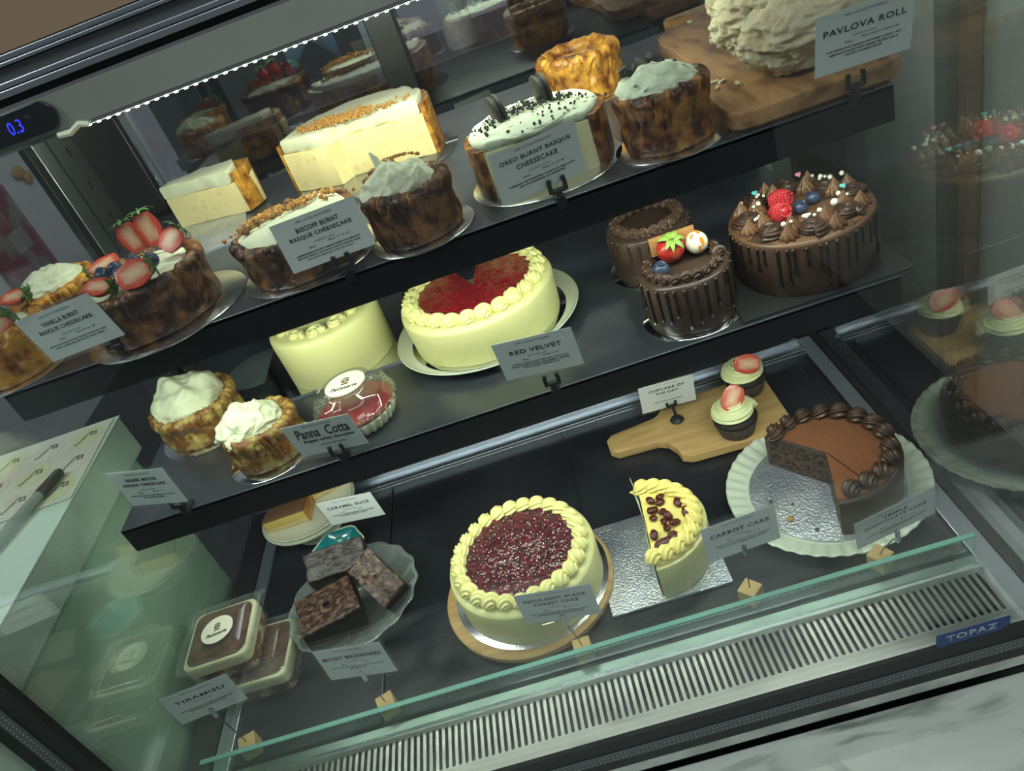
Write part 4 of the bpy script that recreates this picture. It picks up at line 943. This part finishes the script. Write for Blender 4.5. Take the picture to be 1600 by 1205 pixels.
# carrot cake
one(G().prism([(-.093, -.093), (.093, -.093), (.093, .093), (-.093, .093)], 0, .004), 'cake_board', 'foil', 'silver square board under the halved carrot cake', 'board', (.024, .853, .0003), (0, 0, .0), smooth=False)
t = thing('carrot_cake', 'half of a yellow piped cake topped with raisins on a silver square board', 'cake', (.022, .858, .0045), (0, 0, -.08))
half = [(.093*math.cos(a), .093*math.sin(a)) for a in [-PI/2+PI*i/40 for i in range(41)]]
wedge(half, 0, .064, 'frosting', 'butterside', t, .002, .0006)
wedge([(x*.94, y*.94) for x, y in half], .063, .069, 'frosting_top', 'yellow', t, .002, .0012)
first = None
for i in range(13):
    a = -PI/2+.06+(PI-.12)*i/12; loc = (.081*math.cos(a), .081*math.sin(a), .061); rot = (0, 0, a+PI/2+.45)
    if first is None: first = shell_mesh(.0150, .0130, 26, .13, 8).build('frosting_swirl', 'yellow', t, auto=180); first.location = loc; first.rotation_euler = rot
    else: copy_part(first, t, loc, rot)
g = G(); vs = []; fs = []
for i in range(25):
    y = -.088+.188*i/24
    for z in (0, .035, .064+.010*math.sin(i*.35)+.004*math.sin(i*1.1)): vs.append((-.0022-.0012*math.sin(i*.7+z*40)-.004*z/.07*(i > 18), y, z))
for i in range(24):
    for j in range(2): fs.append((i*3+j, i*3+j+1, i*3+j+4, i*3+j+3))
o = g.add(vs, fs).build('plastic_liner', 'mcream', t, auto=180); sd = o.modifiers.new('thickness', 'SOLIDIFY'); sd.thickness = .0006
rz = [(.041, .895), (.057, .897), (.054, .885), (.039, .873), (.052, .865), (.036, .857), (.049, .844), (.058, .853), (.050, .829), (.064, .836), (.080, .874), (.086, .850), (.053, .814), (.063, .807), (.054, .806), (.036, .802), (.028, .823)]
rb = None
for i, (x, y) in enumerate(rz):
    s = 1.7 if i == 15 else random.uniform(.85, 1.2); rot = (random.uniform(-.5, .5), random.uniform(-.4, .4), random.random()*3); loc = (x, y, .0785)
    if rb is None:
        rb = one(G().ball((0, 0, 0), (.0085, .0058, .0042), 18, 12, fn=lambda d: 1+.22*noise.noise(d*3.5)), 'raisin', 'raisin', 'dark red raisin lying on the halved carrot cake', 'raisin', loc, rot, 'raisins on the carrot cake', auto=180); 
    else: o = rb.copy(); COL.objects.link(o); o.location = loc; o.rotation_euler = rot; o.scale = (s, s, s)
# chocolate cake on fluted plate
def plf(r, z, a, j):
    if r > .122: return r, z+.0014*math.cos(44*a)*min((r-.122)/.01, 1)
    return r, z
one(G().lathe([(0, .005), (.110, .005), (.120, .006), (.124, .008), (.132, .011), (.145, .015), (.152, .017), (.153, .0155), (.150, .012), (.124, .002), (.10, 0), (0, 0)], 352, plf), 'plate', 'ceramicg', 'pale green plate with a fluted rim under the cut chocolate cake', 'plate', (.312, .884, .0012), auto=180)
one(G().lathe([(0, 0), (.1165, 0), (.117, .001), (.117, .002), (0, .002)], 96).jitter(.0006, 60), 'cake_board', 'foil', 'smeared silver board under the cut chocolate cake', 'board', (.312, .884, .0075))
t = thing('chocolate_cake', 'cocoa dusted chocolate cake with piped rim and a quarter cut away', 'cake', (.318, .882, .0100))
# missing piece between directions: towards far left and towards the viewer
ca, cb = math.atan2(.966-.882, .262-.318)+.08, math.atan2(.770-.882, .288-.318)+2*PI
a0, a1 = cb-2*PI, ca
Rr = .106
G().lathe([(Rr-.006, 0), (Rr, .001), (Rr+.001, .060), (Rr-.004, .066), (Rr-.007, .066), (Rr-.007, 0)], 100, rim_fn(111, .0007, 30), a0=a0, a1=a1).build('frosting', 'choc', t, auto=60)
def lay(z0, z1, m, nm, jit=.0008, rr=.0995):
    prof = [(0, z0), (rr, z0), (rr, z1), (0, z1)]
    k = 12; prof = [(rr*i/k, z0) for i in range(k+1)]+[(rr*(1-i/k), z1) for i in range(k+1)]
    G().lathe(prof, 60, a0=a0+.004, a1=a1-.004).jitter(jit, 160, z0*9).build(nm, m, t, auto=60)
lay(.0005, .028, 'sponge', 'sponge_layer', .0015); lay(.028, .0305, 'layer', 'filling_layer', .0003, .1); lay(.0305, .060, 'sponge', 'sponge_layer', .0015); lay(.060, .066, 'choc', 'frosting_layer', .0002, .1)
G().lathe([(0, .0662), (.098, .0662), (.100, .0672), (.097, .0685), (0, .0690)], 80, a0=a0+.002, a1=a1-.002).build('cocoa_dusting', 'cocoa', t, auto=60)
d = Vector((.345-.318, .790-.882)); G().box((d.length*.5, 0, .0690), (d.length*.95, .0014, .0008), TR((0, 0, 0), (0, 0, math.atan2(d.y, d.x)))).build('knife_line', 'chocdark', t)
ring_of(t, shell_mesh(.0165, .0130, 26, .16, 7), 'swirlchoc', .0950, .064, 20, skip=lambda a: not (a0+.06 < (a if a < a1 else a-2*PI) < a1-.02), yaw=.45, rnd=.18)
for i, (x, y, s) in enumerate(((.235, .835, .006), (.262, .800, .0035), (.222, .880, .003), (.250, .862, .0028))):
    one(G().ball((0, 0, 0), (s, s*.8, s*.55), 14, 8, fn=lambda d: 1+.2*noise.noise(d*4+Vector((i, 0, 0)))), 'cake_crumb', 'sponge' if i else 'crumb', ('light brown crumb on the silver board beside the cut chocolate cake', 'dark crumb by the viewer-side edge of the silver board', 'dark crumb at the left rim of the silver board', 'dark crumb in the middle of the bare silver board')[i], 'crumb', (x, y, .0125), (0, 0, 0), 'crumbs beside the cut chocolate cake')
# beech board with cupcakes
bd = [(.016, 1.103), (.006, 1.115), (.006, 1.143), (.016, 1.155), (.06, 1.160), (.105, 1.166), (.118, 1.176), (.126, 1.190), (.140, 1.196), (.315, 1.199), (.327, 1.188), (.326, 1.035), (.312, 1.022), (.140, 1.030), (.124, 1.040), (.120, 1.062), (.110, 1.085), (.092, 1.097)]
one(G().prism(bd, 0, .018, bev=.003), 'serving_board', 'wood', 'light beech paddle board with a handle carrying two cupcakes', 'board', (0, 0, .0130))
COL.objects['serving_board'].location.z = .0015
def cupcake(x, y, label, srot, slab, yaw):
    t = thing('cupcake', label, 'cupcake', (x, y, .0197), (0, 0, yaw), 'cupcakes on the beech board'); t.scale = (1.27, 1.27, 1.03)
    G().lathe([(0, 0), (.0220, 0), (.0225, .001), (.0290, .029), (.0285, .0295), (.0270, .027), (0, .027)], 144, lambda r, z, a, j: (r*(1+.050*math.cos(30*a)) if r > .02 else r, z)).build('paper_liner', 'cupliner', t, auto=180)
    G().lathe([(0, .026), (.0275, .027), (.0305, .031), (.0300, .036), (.0250, .040), (0, .042)], 60, rim_fn(x*100, .0006, 90)).build('chocolate_muffin', 'brownie', t, auto=180)
    path = []; rad = []
    for i in range(110):
        u = i/109; a = u*2.9*2*PI; rr = .0225*(1-u)**.75; path.append((rr*math.cos(a), rr*math.sin(a), .0400+.034*u)); rad.append(.0108*(1-.55*u))
    G().tube(path, rad, 48, .20, 8, twist=.03).build('frosting_swirl', 'cupcream', t, auto=180)
    half_berry('strawberry_slice', slab, (x+srot[0], y+srot[1], .0197+srot[2]), srot[3], srot[4], .048, .0200, leaf=False, group='strawberry slices on the cupcakes')
cupcake(.232, 1.058, 'front cupcake with green-white swirl and a strawberry slice pointing down left', (.016, .004, .094, (-.62, -.45, -.62), (.05, -.75, .65)), 'upright strawberry slice on the front cupcake', 0.)
cupcake(.286, 1.160, 'rear cupcake with green-white swirl, partly behind the front one', (.026, -.024, .068, (-1, .05, .30), (.15, -.85, .5)), 'strawberry slice lying across the rear cupcake', 1.)

# caramel slices
t = thing('cake_stand', 'white two-rimmed round plate carrying the caramel slices', 'plate', (-.596, 1.185, .0005))
G().lathe([(0, 0), (.050, 0), (.048, .006), (.020, .012), (.018, .040), (.03, .046), (0, .046)], 48).build('foot', 'ceramic', t)
G().lathe([(0, .046), (.060, .046), (.085, .048), (.098, .053), (.0985, .0555), (.095, .0545), (.080, .051), (0, .050)], 96).build('dish', 'ceramic', t)
G().lathe([(0, .0505), (.07, .0512), (.090, .057), (.094, .0605), (.092, .0612), (.086, .058), (.068, .0545), (0, .0545)], 96).build('upper_dish', 'ceramic', t)
def slice_(loc, rz, label):
    t = thing('caramel_slice', label, 'cake slice', loc, (0, 0, rz), 'caramel slices')
    w = [(-.045, -.028), (.040, -.030), (.046, .022), (-.030, .030)]
    wedge(w, 0, .010, 'shortbread_base', 'shortbread', t, .001, .001); wedge([(x*.98, y*.98) for x, y in w], .010, .028, 'caramel_layer', 'caramel', t, .001, .0006)
    wedge(w, .028, .0335, 'chocolate_layer', 'choctop', t, .001, .0005); wedge([(.040, -.030), (.046, .022), (.049, .022), (.044, -.032)], .003, .030, 'baked_edge', 'crustgold', t, .0005, .0005)
slice_((-.629, 1.170, .0553), .05, 'front caramel slice with chocolate top and yellow caramel side')
slice_((-.562, 1.236, .0553), .35, 'rear caramel slice, half hidden behind its price card')
# teal bowl
t = thing('teal_bowl', 'small teal glazed bowl with a white rim behind the brownies', 'bowl', (-.535, 1.075, .0005))
hexa = lambda r, z, a, j: (r*(1+.05*math.cos(6*a)), z)
G().lathe([(0, 0), (.025, 0), (.040, .012), (.050, .028), (.048, .029), (.038, .015), (.02, .006), (0, .006)], 96, hexa).build('basin', 'teal', t)
G().lathe([(.0495, .0275), (.0515, .0290), (.0505, .0305), (.0480, .0300), (.0480, .0285)], 96, hexa).build('rim', 'ceramic', t)
# brownie bowl
t = thing('glass_bowl', 'clear cut glass footed bowl full of brownies', 'bowl', (-.480, .915, .0005))
wav = lambda r, z, a, j: (r*(1+(.018*math.cos(16*a) if r > .05 else 0)), z)
G().lathe([(0, 0), (.050, 0), (.052, .002), (.030, .008), (.028, .012), (.060, .018), (.095, .034), (.112, .050), (.116, .054), (.114, .056), (.108, .052), (.090, .038), (.055, .022), (0, .018)], 160, wav).build('basin', 'bowl', t, auto=180)
g = G()
for k in range(40):
    a = 2*PI*k/40; g.tube([(.050*math.cos(a), .050*math.sin(a), .0165), (.085*math.cos(a), .085*math.sin(a), .030)], [.0008, .0016], 6)
g.build('cut_facets', 'bowl', t)
def brownie(loc, rot, d, top, label):
    t = thing('brownie', label, 'brownie', loc, rot, 'brownies in the glass bowl')
    def blk(z0, z1, nm, m, jit, k=14):
        g = G(); w, e = d[0]/2, d[1]/2; vs = []; fs = []
        P2 = []
        for (a, b) in (((-w, -e), (w, -e)), ((w, -e), (w, e)), ((w, e), (-w, e)), ((-w, e), (-w, -e))):
            for i in range(k): P2.append((a[0]+(b[0]-a[0])*i/k, a[1]+(b[1]-a[1])*i/k))
        n = len(P2); rings = [(z0, 1), (z0+(z1-z0)*.33, 1), (z0+(z1-z0)*.66, 1), (z1, .99)]+[(z1+.001, .98-.98*i/8) for i in range(8)]
        for z, s in rings:
            for x, y in P2: vs.append((x*s, y*s, z))
        for r in range(len(rings)-1):
            for i in range(n): fs.append((r*n+i, r*n+(i+1) % n, (r+1)*n+(i+1) % n, (r+1)*n+i))
        fs.append(tuple(range(n))[::-1]); g.add(vs, fs).jitter(jit, 55, loc[0]*20); g.build(nm, m, t, auto=75)
    blk(-d[2]/2, d[2]/2-.004, 'crumb', 'brownie', .0014); blk(d[2]/2-.004, d[2]/2, 'flaky_top', top, .0026)
brownie((-.508, .876, .068), (-.02, .03, .32), (.098, .086, .042), 'browntop', 'front brownie with a flaky pale brown top')
brownie((-.500, .975, .080), (.50, .12, .18), (.104, .052, .044), 'browntopd', 'rear left brownie with a dusty dark top')
brownie((-.425, .915, .072), (.28, .60, -.85), (.088, .050, .045), 'browntop', 'right brownie leaning with its cut side up')
# tiramisu boxes
def rrect(w, d, r, k=6):
    out = []
    for cx, cy, a in ((w-r, d-r, 0), (-w+r, d-r, PI/2), (-w+r, -d+r, PI), (w-r, -d+r, 3*PI/2)):
        for i in range(k+1): q = a+PI/2*i/k; out.append((cx+r*math.cos(q), cy+r*math.sin(q)))
    return out
def tira(loc, rz, label, sticker):
    t = thing('tiramisu_box', label, 'dessert box', loc, (0, 0, rz), 'clear boxes of tiramisu')
    G().prism(rrect(.055, .057, .014), .002, .024, bev=.002).build('sponge_layer', 'tirsponge', t)
    G().prism(rrect(.0555, .0575, .014), .022, .044, bev=.002).build('cream_layer', 'tircream', t)
    G().prism(rrect(.050, .052, .016), .044, .0455).jitter(.0008, 100).build('cocoa_top', 'tircocoa', t)
    g = G(); n = None
    rings = [(.057, .059, 0), (.059, .061, .043), (.065, .067, .045), (.065, .067, .048), (.059, .061, .049), (.058, .060, .053), (.055, .057, .055), (.001, .001, .055)]
    vs = []; fs = []
    for w, d, z in rings:
        q = rrect(w, d, min(.014, w*.9)); n = len(q); vs += [(x, y, z) for x, y in q]
    for r in range(len(rings)-1):
        for i in range(n): fs.append((r*n+i, r*n+(i+1) % n, (r+1)*n+(i+1) % n, (r+1)*n+i))
    g.add(vs, fs).build('clear_box', 'plastic', t, auto=50)
    G().tube([(.060, .058, .0465), (.068, .066, .0470)], [.008, .005], 12, flat=.15).build('lid_tab', 'plastic', t)
    if sticker:
        s = G().lathe([(0, .0552), (.0275, .0552), (.0275, .0556), (0, .0556)], 48).build('sticker', 'sticker', t)
        emblem(t, .0559, .88, .10)
tira((-.645, .862, .0005), -.02, 'lower clear tiramisu box, showing cream and sponge at its side', False)
tira((-.688, .874, .0565), .03, 'upper clear tiramisu box with a round Patisserie sticker on the lid', True)

# ================================================================== outside, left of the case
one(G().box((-1.12, .70, -.11), (.66, .86, .86)), 'side_counter', 'counter', 'pale green-white counter standing left of the display case', 'counter', bev=.004)
t = thing('cake_carton', 'flat white carton lying on the counter left of the case', 'box', (-.990, .700, .322))
G().box((0, 0, .036), (.42, .90, .072)).build('carton_body', 'mintbox', t, bev=.003)
G().box((0, 0, .0735), (.424, .904, .003)).build('carton_lid', 'mintbox', t, bev=.001)
t = thing('sticker_sheet', 'sheet of round cream Patisserie stickers lying on the white carton', 'paper', (-.928, 1.035, .3985), (0, 0, .03))
G().box((0, 0, 0), (.29, .21, .0010)).build('backing_sheet', 'sheet', t)
for i in range(4):
    for j in range(3):
        x, y = -.110+.073*i, -.068+.068*j
        s = G().lathe([(0, .0006), (.030, .0006), (.030, .0010), (0, .0010)], 40).build('round_sticker', 'beige' if (i+j) % 2 else 'sheet', t); s.location = (x, y, 0)
        g = G().box((.006, .012, .0013), (.004, .005, .0002)).box((.013, .010, .0013), (.004, .005, .0002)).box((.008, .004, .0013), (.005, .004, .0002)).box((.015, .003, .0013), (.004, .004, .0002)).build('emblem', 'ink', s)
        o = text('Patisserie', s, 'ink', .036, .0085, (-.007, -.002, .0012), rot=(0, 0, 1.1), shear=.2, name='sticker_lettering')
t = thing('marker_pen', 'grey marker pen with a dark cap lying across the sticker sheet', 'pen', (-.842, .935, .408), (0, 0, 0))
d = Vector((.035, .12, 0)).normalized()
G().tube([d*-.10, d*-.09, d*.02, d*.025], [.006, .0078, .0078, .0070], 20).build('barrel', 'pen', t); G().tube([d*.022, d*.024, d*.070, d*.074], [.0075, .0084, .0080, .0062], 20).build('cap', 'pencap', t)
# things on the left wall and behind the case
t = thing('wall_poster', 'pink and white poster on the wall behind the left side of the case', 'poster', (-2.285, 3.54, .26))
G().box((0, 0, 0), (.012, .40, .42)).build('print', 'pink', t); G().box((.004, .05, -.02), (.008, .14, .10)).build('pale_band', 'header', t)
one(G().ball((0, 0, 0), (.01, .05, .03), 16, 10).ball((0, .05, -.04), (.01, .04, .03), 16, 10), 'wall_sticker', 'crumb', 'small orange brown spot on the wall above the pink poster', 'sticker', (-2.285, 3.93, .47))
# kitchen side
t = thing('kitchen_bench', 'dark kitchen bench behind the rear doors of the case', 'bench', (.05, 2.25, -.55))
G().box((0, 0, .56), (1.66, .45, 1.12)).build('carcass', 'black', t); G().box((0, 0, 1.135), (1.70, .48, .03)).build('worktop', 'deck', t, bev=.002)
t = thing('bottle', 'frosted squeeze bottle with a red cap standing on the kitchen bench', 'bottle', (-.02, 2.12, .60))
G().lathe([(0, 0), (.038, 0), (.040, .005), (.040, .15), (.030, .18), (.016, .20), (.015, .215), (0, .215)], 40).build('body', 'milk', t); G().lathe([(0, .21), (.020, .21), (.020, .245), (.016, .25), (0, .25)], 32).build('cap', 'redcap', t)
t = thing('backdrop', 'dark upright fridge added to darken the view behind the left rear door', 'backdrop', (-.62, 2.84, -.55)); G().box((0, 0, .9), (.80, .5, 1.9)).build('cabinet', 'black', t, bev=.01); G().box((.32, -.26, 1.2), (.02, .02, .5)).build('handle', 'steel2', t)  # stand-in box, keeps the view dark so the door reflections show
one(G().box((0, 0, .12), (.20, .14, .24)).box((0, -.02, .26), (.12, .10, .06)), 'coffee_grinder', 'rubber', 'black appliance standing on the kitchen bench beside the bottle', 'appliance', (.22, 2.15, .60), bev=.01)
t = thing('hanging_cloth', 'light blue cloth hanging behind the left rear door', 'cloth', (-.46, 2.52, 1.0))
G().add([(-.08+.02*i, .012*math.sin(i*1.4), -.30*j/6-.02*abs(i-4)*(j/6)) for j in range(7) for i in range(9)], [(j*9+i, j*9+i+1, j*9+i+10, j*9+i+9) for j in range(6) for i in range(8)]).build('fabric', 'clothblue', t, auto=180).modifiers.new('thickness', 'SOLIDIFY').thickness = .004
